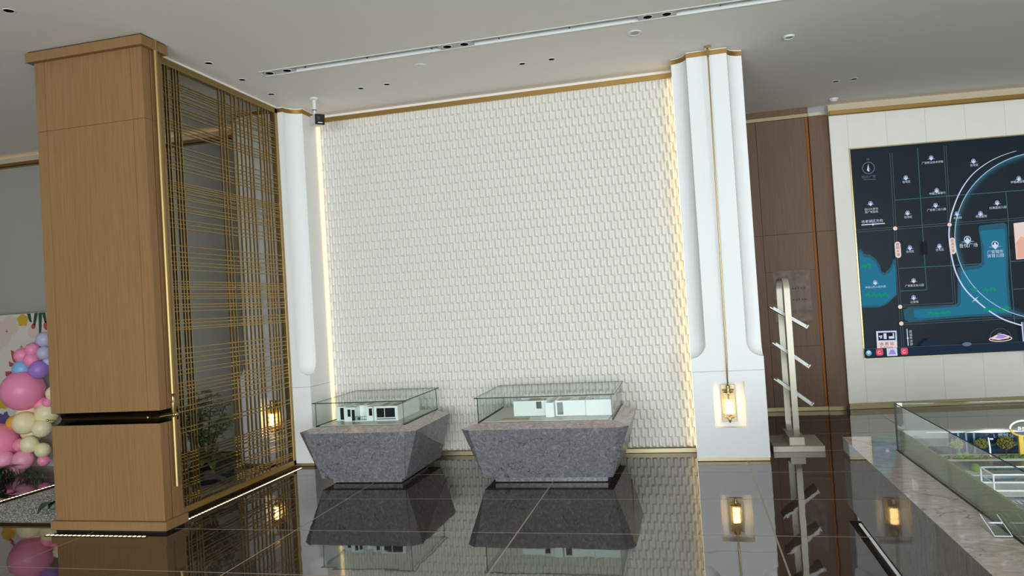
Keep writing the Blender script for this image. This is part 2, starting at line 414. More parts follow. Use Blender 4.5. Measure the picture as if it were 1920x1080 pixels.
# ------------------------------------------------------------------ feature wall of relief tiles
YW = 7.66
wb = MB().box(-3.975, 0.02, YW, YW + .14, 0, H_CEIL).build('wall_back', M_tile)
tag(wb, 'white relief wall of overlapping tapered tiles between the two white columns', 'wall', kind='structure')
PW, PR = 0.0679, 0.0935      # column pitch, row pitch
hw = PW / 2
def tile_geo(mb, cx, zc, s=1.0):
    """tapered proud tile, top flush with the wall, rounded nose at the bottom"""
    L = PR * 2.02
    d0, d1 = .020, .042
    P = lambda x, d, z: (cx - x, YW - d, zc + z)
    back = [P(-hw * .22, 0, L), P(hw * .62, 0, L), P(hw * .80, 0, 0.030), P(hw * .50, 0, -.012), P(-hw * .42, 0, -.012), P(-hw * .62, 0, 0.020)]
    fr = [P(-hw * .10, d0, L), P(-hw * .04, d0, L), P(hw * .12, d1, .018), P(hw * .02, d1, .005), P(-hw * .42, d1, .005), P(-hw * .54, d1, .018)]
    B = mb.verts(back); F = mb.verts(fr)
    mb.face(F)
    for i in range(6):
        j = (i + 1) % 6
        mb.face([B[i], B[j], F[j], F[i]])
me1 = MB(); tile_geo(me1, 0, 0); bmesh.ops.translate(me1.bm, verts=me1.bm.verts, vec=(0, -YW, 0)); relief_me = me1.mesh('relief_tile', M_tile)
spots = []
rows = int((3.80 - .05) / PR) + 1
for r in range(-1, rows):
    z = .06 + r * PR
    x = -3.955 + (hw if r % 2 else 0)
    while x < -0.005 + hw:
        spots.append((x, z)); x += PW
def hidden(x, z):
    return z < .62 and -2.75 < x < -0.75 or z < .62 and x < -2.9 or z < .0
vis = sorted([s for s in spots if not hidden(*s) and s[1] + PR * 2 < 3.80 and -3.92 < s[0] < -.04], key=lambda s: s[0] ** 2 + 7.6 ** 2 + (s[1] - 1.6) ** 2)
near = set(vis[:300])
for s in vis[:300]: share('relief_tile', relief_me, (s[0], YW, s[1]), wb)
mb = MB()
for s in spots:
    if s not in near:
        if s[0] - hw < -3.97 or s[0] + hw > 0.01: 
            if s[0] < -3.98 or s[0] > 0.02: continue
        tile_geo(mb, *s)
# trim the field to the wall's opening
geom = lambda: list(mb.bm.verts) + list(mb.bm.edges) + list(mb.bm.faces)
bmesh.ops.bisect_plane(mb.bm, geom=geom(), plane_co=(0, 0, 3.80), plane_no=(0, 0, 1), clear_outer=True)
bmesh.ops.bisect_plane(mb.bm, geom=geom(), plane_co=(0, 0, .05), plane_no=(0, 0, -1), clear_outer=True)
bmesh.ops.bisect_plane(mb.bm, geom=geom(), plane_co=(-3.972, 0, 0), plane_no=(-1, 0, 0), clear_outer=True)
bmesh.ops.bisect_plane(mb.bm, geom=geom(), plane_co=(0.012, 0, 0), plane_no=(1, 0, 0), clear_outer=True)
tag(mb.build('relief_tile_field', M_tile, wb, recalc=False), kind='stuff')
tag(MB().box(-3.97, 0.0, 7.59, 7.60, 3.797, 3.845).build('trim_1', M_trim), 'gold trim along the top of the white relief wall', 'trim', kind='structure')
t = tag(MB().box(-3.97, 0, 7.58, 7.655, 0.004, .045).build('baseboard_back', M_base), 'brushed gold baseboard under the white relief wall', 'baseboard', kind='structure')
M_top_led = emat('cove_led', (1.0, 0.62, 0.30), .8)
o = MB().box(-3.96, 0, 7.606, 7.618, 3.815, 3.821).build('cove_light', M_top_led); tag(o, 'warm cove light strip behind the gold trim over the relief wall', 'light strip')
M_side_led = emat('edge_led', (1.0, 0.74, 0.36), 2.2)
o = MB().box(-3.968, -3.958, 7.595, 7.64, .05, 3.79).build('edge_light', M_side_led); tag(o, 'warm vertical light strip down the left edge of the relief wall', 'light strip')
o = MB().box(-.002, .0, 7.56, 7.60, .05, 3.79).build('edge_light', emat('edge_led_right', (1.0, 0.74, 0.36), 5.5)); tag(o, 'warm vertical light strip down the right edge of the relief wall', 'light strip')

# ------------------------------------------------------------------ left back wall
tag(MB().box(FX0, -4.6, 7.72, 7.86, 0, H_CEIL).build('wall_back_left', M_grey), 'plain pale grey wall behind the lattice and the balloons', 'wall', kind='structure')
tag(MB().box(FX0 + .1, -4.85, 7.62, 7.635, 3.755, 3.80).box(FX0 + .1, -4.85, 7.62, 7.715, 3.755, 3.76).build('trim_2', M_trim), 'gold trim along the top of the grey wall on the left', 'trim', kind='structure')
o = MB().box(FX0 + .1, -4.85, 7.66, 7.69, 3.765, 3.771).build('cove_light', emat('cove_led_left', (1.0, 0.62, 0.26), 1.6)); tag(o, 'warm cove light strip behind the gold trim on the left grey wall', 'light strip')
tag(MB().box(FX0 + .1, -4.85, 7.70, 7.72, 0.004, .06).build('baseboard_back_left', M_bronze), 'dark bronze baseboard of the grey wall on the left', 'baseboard', kind='structure')

# ------------------------------------------------------------------ fluted white columns
def fluted_column(xl, xr, yf, yb, ztop, lab, rec, R=0.145):
    zj = .845
    t = thing('fluted_column', ((xl + xr) / 2, (yf + yb) / 2, 0), lab, 'column')
    # shaft: concave flutes at both front corners ending in scooped feet
    zc = 1.12; N = 10
    def outline(r):
        L = [(xl, yf + r)] if False else []
        pl = [(xl + r * math.sin(a), yf + r * math.cos(a)) for a in [math.pi / 2 * k / N for k in range(N + 1)]]   # from side face to front face
        pr = [(xr - r * math.sin(a), yf + r * math.cos(a)) for a in [math.pi / 2 * k / N for k in range(N, -1, -1)]]
        return pl + pr + [(xr, yb), (xl, yb)]
    zs = [(zj + .004, 0.0), (zc - R, 0.0005)] + [(zc - R * math.cos(a), max(.0005, R * math.sin(a))) for a in [math.pi / 2 * k / 10 for k in range(1, 11)]] + [(ztop, R)]
    mb = MB(); rings = []
    for z, r in zs: rings.append(mb.verts([(a, b, z) for a, b in outline(max(r, .0002))]))
    n = len(rings[0])
    for A, B in zip(rings, rings[1:]):
        for k in range(n): mb.face([A[k], A[(k + 1) % n], B[(k + 1) % n], B[k]])
    mb.face(list(reversed(rings[0]))); mb.face(rings[-1])
    mb.build('shaft', M_white, t, smooth=True, angle=30)
    # gold band and white head at the ceiling
    def ring_prism(name, m, grow, z0, z1):
        q = MB(); o = outline(R - .0)
        cx, cy = (xl + xr) / 2, (yf + yb) / 2
        pts = []
        for a, b in o:
            pts.append((a + (grow if a > cx else -grow) * (1 if abs(a - cx) > 0 else 0), b - grow if b < cy else b))
        q.prism(pts, z0, z1); q.build(name, m, t, smooth=True, angle=30)
    ring_prism('gold_band', M_trim, .004, ztop, ztop + .045)
    if ztop + .045 < H_CEIL: ring_prism('head', M_white, .002, ztop + .045, H_CEIL)
    # lower block with the lamp niche
    rx0, rx1, rz0, rz1, rd = rec
    q = MB(); z0 = .034
    q.hexa([(xl, yf, z0), (xr, yf, z0), (xr, yb, z0), (xl, yb, z0), (xl, yf, zj), (xr, yf, zj), (xr, yb, zj), (xl, yb, zj)])
    q.bm.faces.ensure_lookup_table()
    for f in list(q.bm.faces):
        if all(abs(v.co.y - yf) < 1e-5 for v in f.verts): q.bm.faces.remove(f)
    O = q.verts([(xl, yf, z0), (xr, yf, z0), (xr, yf, zj), (xl, yf, zj)])
    I = q.verts([(rx0, yf, rz0), (rx1, yf, rz0), (rx1, yf, rz1), (rx0, yf, rz1)])
    K = q.verts([(rx0, yf + rd, rz0), (rx1, yf + rd, rz0), (rx1, yf + rd, rz1), (rx0, yf + rd, rz1)])
    for i in range(4):
        j = (i + 1) % 4
        q.face([O[i], O[j], I[j], I[i]]); q.face([I[i], I[j], K[j], K[i]])
    q.face(K)
    bmesh.ops.remove_doubles(q.bm, verts=q.bm.verts, dist=1e-5)
    q.build('base_block', M_white, t)
    MB().box(xl + .006, xr - .006, yf + .006, yb, zj - .001, zj + .005).build('shadow_joint', M_grey, t)
    MB().box(xl + .004, xr - .004, yf + .003, yb, .005, z0).build('gold_foot', M_base, t)
    MB().box(xl + .008, xr - .008, yf + .008, yb, 0, .005).build('foot_gap', M_black, t)
    return t
fluted_column(0.0, .66, 7.17, 7.66, 3.838, 'white fluted column with a lit niche on the right of the relief wall', (.184, .471, .315, .745, .09))
fluted_column(-4.86, -3.975, 7.14, 7.72, 3.835, 'white fluted column left of the relief wall, half behind the brass lattice', (-4.60, -4.31, .31, .74, .09), .15)

# ------------------------------------------------------------------ niche wall lamps with hanging rods
def sconce(x, yf, zc, lab, top_rod):
    t = thing('wall_lamp', (x, yf + .02, zc - .2), lab, 'lamp')
    yc = yf + .015
    MB().box(x - .066, x + .066, yf + .072, yf + .084, zc - .175, zc + .178).build('back_plate', M_base, t, bevel=.002)
    sh = MB().lathe((x, yc, zc), [(.05, .108), (.05, .114), (.012, .118), (.012, .15), (.02, .155), (.02, .17), (.008, .18)], 20).build('top_cap', M_gold2, t, smooth=True)
    MB().lathe((x, yc, zc), [(.03, .135), (.03, .142)], 16).build('collar', M_gold2, sh, smooth=True)
    MB().tube([(x - .055, yc + .03, zc + .128), (x + .055, yc + .03, zc + .128)], .006, 8).build('cross_bar', M_gold2, t, smooth=True)
    MB().tube([(x, yc, zc + .13), (x, yf + .075, zc + .13)], .008, 8).build('arm', M_gold2, t, smooth=True)
    MB().lathe((x, yc, zc), [(.008, -.175), (.010, -.165), (.014, -.15), (.012, -.135), (.05, -.128), (.05, -.122)], 20).build('bottom_cap', M_gold2, t, smooth=True)
    MB().tube([(x, yc, zc - .14), (x, yf + .075, zc - .14)], .007, 8).build('arm', M_gold2, t, smooth=True)
    for k in range(22):
        a = 2 * math.pi * k / 22
        MB().cyl((x + .046 * math.cos(a), yc + .046 * math.sin(a), zc), .0055, -.122, .108, 6).build('glass_rod', M_lampglass, t, smooth=True)
    for k, zz in enumerate((-.075, -.028, .019)):
        MB().lathe((x, yc, zc), [(.014, zz - .019), (.033, zz - .015), (.033, zz + .015), (.014, zz + .019)], 16).build('bulb', M_bulb, t, smooth=True)
    MB().cyl((x, yc, zc), .008, -.122, .11, 8).build('stem', M_gold2, t, smooth=True)
    if top_rod:
        xt, yt = top_rod
        MB().tube([(x, yc, zc + .17), (x, yc - .03, zc + .26), (x + .005, yc - .045, zc + .45), (xt, yt, 3.70), (xt, yt, H_CEIL - .03)], .0075, 10).build('hanging_rod', M_gold, t, smooth=True)
        MB().lathe((xt, yt, H_CEIL), [(.034, 0), (.034, -.022), (.012, -.03), (.012, -.045), (.007, -.05)], 20).build('ceiling_rose', M_gold2, t, smooth=True)
        MB().tube([(xt, yt, 3.875), (xt, yt, 3.79)], .011, 10).build('rod_sleeve', M_gold2, t, smooth=True)
    Lp = bpy.data.lights.new('wall_lamp_glow', 'POINT'); Lp.energy = 6; Lp.color = (1.0, .70, .36); Lp.shadow_soft_size = .012
    lo = bpy.data.objects.new('wall_lamp_glow', Lp); COL.objects.link(lo); lo.parent = t; lo.location = Vector((x, yc + .0, zc - .02)) - world_loc(t)
    return t
sconce(.322, 7.17, .535, 'lit brass and glass-rod lamp in the niche of the right white column', (.341, 7.065))
sconce(-4.455, 7.14, .53, 'lit brass and glass-rod lamp in the niche behind the lattice screen', None)

# ------------------------------------------------------------------ wood-clad pier on the left
t = thing('wood_clad_pier', (-4.54, 5.02, 0), 'tall wood-veneered pier with bronze waist band beside the brass lattice', 'pier')
X0, X1, Y0, Y1 = -5.05, -4.03, 4.905, 5.12
core = MB().box(X0 + .012, X1 - .012, Y0 + .012, Y1, .085, .845).box(X0 + .012, X1 - .012, Y0 + .012, Y1, .945, 3.87).build('core', M_seam, t)
g = .0014
fx = [X0, -4.955, -4.135, X1]
for z0, z1 in ((.945, 3.235), (3.235, 3.80)):
    for a, b in zip(fx, fx[1:]):
        MB().box(a + (g if a > X0 else 0), b - (g if b < X1 else 0), Y0, Y0 + .014, z0 + (g if z0 > 2 else 0), z1 - (g if z1 < 3.5 else 0)).build('panel', M_wood, t)
    MB().box(X1 - .014, X1, Y0 + .0145, 4.988, z0 + (g if z0 > 2 else 0), z1 - (g if z1 < 3.5 else 0)).build('panel', M_wood, t)
    MB().box(X1 - .014, X1, 5.004, Y1, z0 + (g if z0 > 2 else 0), z1 - (g if z1 < 3.5 else 0)).build('panel', M_wood, t)
MB().box(X0, X1, Y0, Y0 + .014, .09, .845).build('panel', M_wood, t)
MB().box(X1 - .014, X1, Y0 + .0145, 4.988, .09, .845).build('panel', M_wood, t)
MB().box(X1 - .014, X1, 5.004, Y1, .09, .845).build('panel', M_wood, t)
MB().box(X0, X0 + .011, Y0 + .015, Y1, .09, .845).build('panel', M_wood, t)
MB().box(X0, X0 + .011, Y0 + .015, Y1, .945, 3.80).build('panel', M_wood, t)
MB().box(X0 - .045, X1 + .04, Y0 - .045, Y1 + .04, 3.80, 3.878).build('cornice', M_wood, t, bevel=.003)
MB().box(X0 - .03, X1 + .03, Y0 - .03, Y1 + .03, 3.878, 3.89).build('cornice_shadow_line', M_bronze, t)
MB().box(X0 - .028, X1 + .028, Y0 - .028, Y1 + .02, .02, .088).build('plinth', M_wood, t, bevel=.002)
MB().box(X0, X1, Y0, Y1, 0, .02).build('toe_gap', M_black, t)
# concave bronze waist band
mb = MB()
prof = [(.0, .845), (.024, .851), (.042, .866), (.050, .895), (.042, .924), (.024, .939), (.0, .945)]
ringp = []
for d, z in prof: ringp.append(mb.verts([(X0 + d, Y0 + d, z), (X1 - d, Y0 + d, z), (X1 - d, Y1, z), (X0 + d, Y1, z)]))
for A, B in zip(ringp, ringp[1:]):
    for k in range(4): mb.face([A[k], A[(k + 1) % 4], B[(k + 1) % 4], B[k]])
mb.build('waist_band', M_band, t, smooth=True, angle=60)
for (hx, hy, ex, ey) in ((X0 + .02, Y0 + .03, X0 - .03, Y0 - .01), (X1 - .02, Y0 + .02, X1 + .045, Y0 + .10), (X1 - .13, Y0 + .02, X1 - .10, Y0 - .01)):
    h = MB().tube([(hx, hy, .893), (ex, ey, .895)], .006, 8).build('clasp', M_gold2, t, smooth=True)
    MB().sphere((ex, ey, .895), .011, 10, 8).build('clasp_ball', M_gold2, h, smooth=True)
# gold pole on the side of the pier
po = MB().tube([(-4.004, 5.03, 3.885), (-4.004, 5.03, 1.06)], .0185, 14).build('pole', M_pole, t, smooth=True)
MB().tube([(-4.004, 5.03, 1.06), (-4.004, 5.03, 1.05), (-4.004, 5.03, 1.0), (-4.004, 5.03, .99)], [.0185, .012, .012, .0185], 14).build('neck', M_gold2, po, smooth=True)
MB().tube([(-4.004, 5.03, .99), (-4.004, 5.03, .92), (-4.004, 5.03, .905), (-4.004, 5.03, .885), (-4.004, 5.03, .875), (-4.004, 5.03, .33)], [.0185, .016, .008, .008, .0185, .0185], 14).build('lower_pole', M_pole, po, smooth=True)
MB().sphere((-3.985, 5.03, .893), .017, 10, 8).build('ball', M_gold2, po, smooth=True)

# ------------------------------------------------------------------ brass lattice screen
t = thing('lattice_screen', (-4.22, 6.15, 0), 'tall brass lattice screen of grouped thin bars behind the wood pier', 'screen')
LX = -4.20; LY0, LY1 = 5.20, 7.137
MB().box(LX - .05, LX + .012, LY0, LY0 + .035, .02, 3.875).build('frame_post', M_latt, t, bevel=.003)
MB().box(LX - .05, LX + .012, LY1 - .05, LY1, .02, 3.875).build('frame_post', M_latt, t, bevel=.003)
MB().box(LX - .05, LX + .012, LY0, LY1, 3.82, 3.875).build('frame_rail', M_latt, t, bevel=.003)
MB().box(LX - .05, LX + .012, LY0, LY1, .02, .075).build('frame_rail', M_latt, t, bevel=.003)
MB().box(LX - .062, LX - .004, LY0, LY1, .0, .02).build('foot', M_bronze, t)
LV = [5.234, 5.274, 5.308, 5.376, 5.413, 5.452, 6.005, 6.055, 6.102, 6.201, 6.263, 6.332, 6.4, 6.466, 6.523, 6.659, 6.73, 6.78, 6.831]
LH = [3.669, 3.645, 3.625, 3.603, 3.572, 3.537, 3.52, 3.467, 3.438, 3.406, 3.328, 3.301, 3.271, 3.246, 3.115, 3.063, 3.027, 2.975, 2.945, 2.915, 2.807, 2.789, 2.768, 2.75, 2.721, 2.686, 2.668, 2.614, 2.58, 2.558, 2.487, 2.45, 2.415, 2.263, 2.211, 2.17, 2.127, 2.098, 2.061, 1.963, 1.94, 1.917, 1.899, 1.86, 1.837, 1.818, 1.768, 1.744, 1.712, 1.638, 1.61, 1.578, 1.559, 1.403, 1.357, 1.316, 1.275, 1.221, 1.189, 1.117, 1.085, 1.054, 1.022, 0.981, 0.919, 0.878, 0.74, 0.704, 0.529, 0.507, 0.48, 0.449, 0.4, 0.369, 0.311, 0.28, 0.258, 0.183, 0.165, 0.143]
LV = [y * 1.0194 for y in LV]; LH = [1.6 + (z - 1.6) * 1.0194 for z in LH]
vb = MB().box(-.012, .004, -.0055, .0055, .07, 3.83).mesh('vertical_bar', M_latt)
for y in LV: share('vertical_bar', vb, (LX, y, 0), t)
hb = MB().box(-.022, -.006, 0, LY1 - LY0 - .08, -.0037, .0037).mesh('horizontal_bar', M_latt)
for z in LH: share('horizontal_bar', hb, (LX, LY0 + .033, z), t)
tag(MB().box(LX - .07, LX + .02, LY0, 7.13, 3.875, H_CEIL).build('trim_3', M_ceil), 'white ceiling fillet above the brass lattice', 'trim', kind='structure')

def floor_led(name, a, b, lab, width=.03, step=.042, zt=.0035):
    a = Vector(a); b = Vector(b); d = (b - a); L = d.length; d.normalize(); nrm = Vector((-d.y, d.x, 0))
    t = thing(name, (a + b) / 2, lab, 'light strip')
    hw_ = width / 2
    P = [a - nrm * hw_, b - nrm * hw_, b + nrm * hw_, a + nrm * hw_]
    MB().hexa([(p.x, p.y, 0) for p in P] + [(p.x, p.y, zt) for p in P]).build('channel', M_bronze, t)
    mb = MB(); n = int(L / step)
    for k in range(n):
        c = a + d * (L * (k + .5) / n); e = d * step * .27; f = nrm * hw_ * .55
        q = [c - e - f, c + e - f, c + e + f, c - e + f]
        mb.hexa([(p.x, p.y, zt - .0005) for p in q] + [(p.x, p.y, zt + .002) for p in q])
    mb.build('led_dots', M_leddot, t)
    return t
floor_led('floor_light_strip', (-4.085, 5.19, 0), (-4.085, 7.06, 0), 'row of warm floor lights along the foot of the lattice screen')
floor_led('floor_light_strip', (-5.05, 4.80, 0), (-4.12, 4.80, 0), 'row of warm floor lights before the foot of the wood pier')
floor_led('floor_light_strip', (-6.44, 5.08, 0), (-6.44, 7.1, 0), 'row of warm floor lights at the gravel edge beside the balloons', zt=.034)
floor_led('floor_light_strip', (-6.2, 7.0, 0), (-4.95, 7.0, 0), 'row of warm floor lights along the rear edge of the gravel')

# ------------------------------------------------------------------ gravel bed and planting
gb = thing('gravel_bed', (-5.3, 6.05, 0), 'shallow bed of pale grey gravel behind the pier and lattice', 'gravel')
MB().box(-6.42, -4.27, 5.17, 6.96, 0, .014).build('bed', M_gravel, gb)
MB().box(-6.42, -5.06, 5.055, 5.17, 0, .014).build('bed', M_gravel, gb)
MB().box(-6.42, -5.06, 5.045, 5.055, 0, .02).build('edging', M_bronze, gb)
mb = MB()
rnd = random.Random(3)
OCT = [(1, 0, 0), (0, 1, 0), (-1, 0, 0), (0, -1, 0), (0, 0, 1)]
for k in range(12000):
    x = rnd.uniform(-6.40, -4.285); y = rnd.uniform(5.07, 6.94)
    if x > -5.08 and y < 5.18: continue
    r = rnd.uniform(.006, .013); rz = rnd.uniform(0, 1.5); c, s_ = math.cos(rz), math.sin(rz)
    v = mb.verts([(x + r * (p[0] * c - p[1] * s_) * rnd.uniform(.8, 1.3), y + r * (p[0] * s_ + p[1] * c), .012 + r * .8 * p[2]) for p in OCT])
    for i in range(4): mb.face([v[i], v[(i + 1) % 4], v[4]])
tag(mb.build('pebbles', M_gravel, gb, recalc=False), kind='stuff')

def leaf_poly(mb, base, d, up_, L, W, droop=.25, seg=4):
    base = Vector(base); d = Vector(d).normalized(); side = d.cross(Vector(up_)).normalized(); nrm = side.cross(d).normalized()
    prev = None
    for k in range(seg + 1):
        u = k / seg; wv = W * math.sin(math.pi * min(1, .08 + u * .92)) * (1 - .25 * u)
        c = base + d * (L * u) + nrm * (L * (.12 * math.sin(math.pi * u) - droop * u * u))
        row = mb.verts([c - side * wv + nrm * wv * .25, c, c + side * wv + nrm * wv * .25])
        if prev:
            mb.face([prev[0], prev[1], row[1], row[0]]); mb.face([prev[1], prev[2], row[2], row[1]])
        prev = row
pl = thing('potted_shrub', (-4.72, 6.42, .02), 'leafy shrub on a dark rock behind the lattice screen', 'plant')
rk = MB()
rk.sphere((-4.72, 6.42, .10), .24, 14, 9, (1.15, .8, .55))
for v in rk.bm.verts:
    k = .75 + .5 * rnd.random(); v.co.x = -4.72 + (v.co.x + 4.72) * k; v.co.y = 6.42 + (v.co.y - 6.42) * k
    v.co.z = max(.02, v.co.z)
rk.build('rock', M_rock, pl)
st = MB(); fo = MB()
for k in range(9):
    a = rnd.uniform(0, 6.28); lean = rnd.uniform(.08, .30); hgt = rnd.uniform(.42, .74)
    b0 = Vector((-4.76 + rnd.uniform(-.05, .05), 6.42 + rnd.uniform(-.05, .05), .18)); tip = b0 + Vector((lean * math.cos(a) * 1.3, lean * math.sin(a), hgt))
    mid = b0.lerp(tip, .5) + Vector((0, 0, .05))
    st.tube([b0, mid, tip], [.009, .007, .003], 6)
    for j in range(9):
        u = .35 + .65 * j / 8; p = b0.lerp(mid, u * 2) if u < .5 else mid.lerp(tip, u * 2 - 1)
        for q in range(4):
            aa = rnd.uniform(0, 6.28); tw = Vector((math.cos(aa), math.sin(aa), rnd.uniform(-.1, .6))).normalized() * rnd.uniform(.04, .11)
            if p.x + tw.x > -4.36: tw.x = -abs(tw.x)
            st.tube([p, p + tw], .002, 4, caps=False)
            for e in range(4):
                bb = p + tw * (1 - e * .22); ad = aa + (-1) ** e * rnd.uniform(.2, .9)
                leaf_poly(fo, bb, (math.cos(ad), math.sin(ad), rnd.uniform(-.25, .3)), (0, 0, 1), rnd.uniform(.05, .085), rnd.uniform(.009, .013), .2, 3)
st.build('stems', M_stem, pl)
tag(fo.build('foliage', M_leaf, pl, recalc=False), kind='stuff')
for k in range(16):
    a = -2.6 + k * .42 + rnd.uniform(-.15, .15)
    if math.cos(a) > .75: continue
    lf = MB(); leaf_poly(lf, (-4.70 + .05 * math.cos(a), 6.40 + .05 * math.sin(a), .24 + rnd.uniform(-.04, .08)), (math.cos(a), math.sin(a), .15), (0, 0, 1), rnd.uniform(.17, .25), rnd.uniform(.045, .065), .35, 6)
    lf.build('broad_leaf', M_leaf, pl, smooth=True, recalc=False)
lf = MB(); leaf_poly(lf, (-5.70, 5.55, .05), (.35, -1, -.02), (0, 0, 1), .34, .045, .03, 6)
leaf_poly(lf, (-5.70, 5.55, .05), (.55, -1, .02), (0, 0, 1), .22, .035, .05, 6)
tag(lf.build('fallen_leaf', M_leafd, smooth=True, recalc=False), 'dark green leaf lying on the gravel left of the wood pier', 'leaf')
pl = thing('leafy_plant', (-7.45, 6.5, 0), 'dark green leafy plant at the left edge under the balloons', 'plant')
MB().lathe((-7.45, 6.5, 0), [(.06, 0), (.08, .08), (.07, .08)], 12).build('pot', M_rock, pl, smooth=True)
for k in range(9):
    a = k * .7; lf = MB(); leaf_poly(lf, (-7.45, 6.5, .06), (math.cos(a), math.sin(a), .8 - .08 * k), (0, 0, 1), .27, .05, .3, 5); lf.build('leaf', M_leafd, pl, smooth=True, recalc=False)
pl = thing('grass_fringe', (-7.45, 6.72, 0), 'fringe of dark green blades at the foot of the balloon garland', 'plant')
mb = MB()
for k in range(40):
    a = rnd.uniform(0, 6.28); leaf_poly(mb, (-7.75 + k * .016, 6.76 + rnd.uniform(-.03, .03), .0), (math.cos(a) * .6, math.sin(a) * .5 - .2, .9), (math.sin(a), math.cos(a), 0), rnd.uniform(.08, .15), .008, .2, 3)
tag(mb.build('blades', M_leafd, pl, recalc=False), kind='stuff')

# ------------------------------------------------------------------ printed backdrop and balloons
bd = thing('printed_backdrop', (-8.2, 7.3, 0), 'cream printed backdrop with flowers and red brush lettering behind the balloons', 'backdrop')
M_bd = mat('backdrop_cream', (0.60, 0.56, 0.50), 0.7)
M_pinkc = mat('backdrop_pink', (0.60, 0.47, 0.42), 0.7)
M_redp = mat('backdrop_red', (0.40, 0.055, 0.075), 0.7)
M_yelp = mat('backdrop_yellow', (0.52, 0.33, 0.02), 0.7)
M_grnp = mat('backdrop_green', (0.012, 0.07, 0.04), 0.7)
M_purp = mat('backdrop_purple', (0.10, 0.07, 0.22), 0.7)
MB().box(-9.9, -6.9, 7.30, 7.34, 0, 1.85).build('board', M_bd, bd)
YB = 7.298
def flat(name, pts, m, d=.0, par=None): return MB().prism(pts, YB - d, YB - d + .0025, 'y').build(name, m, par or bd)
def blob(cx, cz, r, n=14, w=.0, k=5, sx=1): return [(cx + sx * r * (1 + w * math.sin(k * 2 * math.pi * i / n)) * math.cos(2 * math.pi * i / n), cz + r * (1 + w * math.sin(k * 2 * math.pi * i / n)) * math.sin(2 * math.pi * i / n)) for i in range(n)]
for kk, (cx, cz, r) in enumerate(((-8.2, 1.62, .16), (-8.05, 1.72, .12), (-7.88, 1.80, .05), (-8.3, 1.5, .12), (-7.72, 1.62, .08), (-7.6, 1.58, .07))): flat('printed_cloud', [(x, min(z, 1.848)) for x, z in blob(cx, cz, r)], M_pinkc, kk * .0004)
flat('printed_flower', [(x, min(z, 1.848)) for x, z in blob(-7.865, 1.775, .075, 20, .15, 5)], M_yelp, .003)
flat('printed_flower', blob(-8.235, .80, .10, 20, .15, 5), M_yelp, .003)
flat('printed_flower', blob(-8.2, .56, .10, 20, .22, 6), M_purp, .004)
for x0, x1, z0 in ((-7.77, -7.75, 1.74), (-7.66, -7.70, 1.70), (-7.60, -7.62, 1.57), (-7.55, -7.53, 1.72)):
    flat('printed_leaf', [(x0 - .025, 1.848), (x0 + .025, 1.848), (x1 + .018, z0), (x1 - .012, z0 + .01)], M_grnp, .004)
flat('printed_berry', blob(-7.71, 1.69, .032), M_redp, .004); flat('printed_berry', blob(-7.50, 1.69, .06), M_redp, .004)
for st_ in ([(-8.06, 1.42), (-8.02, 1.40), (-7.995, 1.33), (-8.0, 1.26), (-8.03, 1.27), (-8.05, 1.33)], [(-8.10, 1.28), (-8.02, 1.25), (-7.93, 1.30), (-7.96, 1.25), (-8.03, 1.21), (-8.09, 1.22)], [(-8.16, 1.16), (-8.05, 1.16), (-7.99, 1.26), (-7.96, 1.25), (-8.0, 1.15), (-8.10, 1.08), (-8.155, 1.11)], [(-8.03, 1.14), (-7.97, 1.18), (-7.95, 1.14), (-8.01, 1.09)], [(-8.06, 1.11), (-8.03, 1.13), (-8.17, .90), (-8.20, .86), (-8.22, .89)], [(-7.95, 1.40), (-7.93, 1.36), (-7.95, 1.32), (-7.97, 1.35)], [(-7.93, 1.17), (-7.90, 1.20), (-7.88, 1.15), (-7.92, 1.12)]):
    flat('brush_stroke', st_, M_redp, .005)
for cx, cz in ((-8.11, 1.65), (-7.90, 1.45)):
    flat('printed_spark', [(cx - .03, cz), (cx - .005, cz + .005), (cx, cz + .03), (cx + .005, cz + .005), (cx + .03, cz), (cx + .005, cz - .005), (cx, cz - .03), (cx - .005, cz - .005)], M_redp, .004)
BC = {'lav': (0.50, 0.48, 0.66), 'pink': (0.86, 0.27, 0.44), 'blue': (0.22, 0.46, 0.74), 'purple': (0.36, 0.20, 0.60), 'green': (0.55, 0.55, 0.30), 'yel': (0.84, 0.74, 0.46), 'orange': (0.80, 0.38, 0.04), 'soft': (0.82, 0.34, 0.48)}
BM = {k: mat('balloon_' + k, v, 0.38, spec=.4) for k, v in BC.items()}
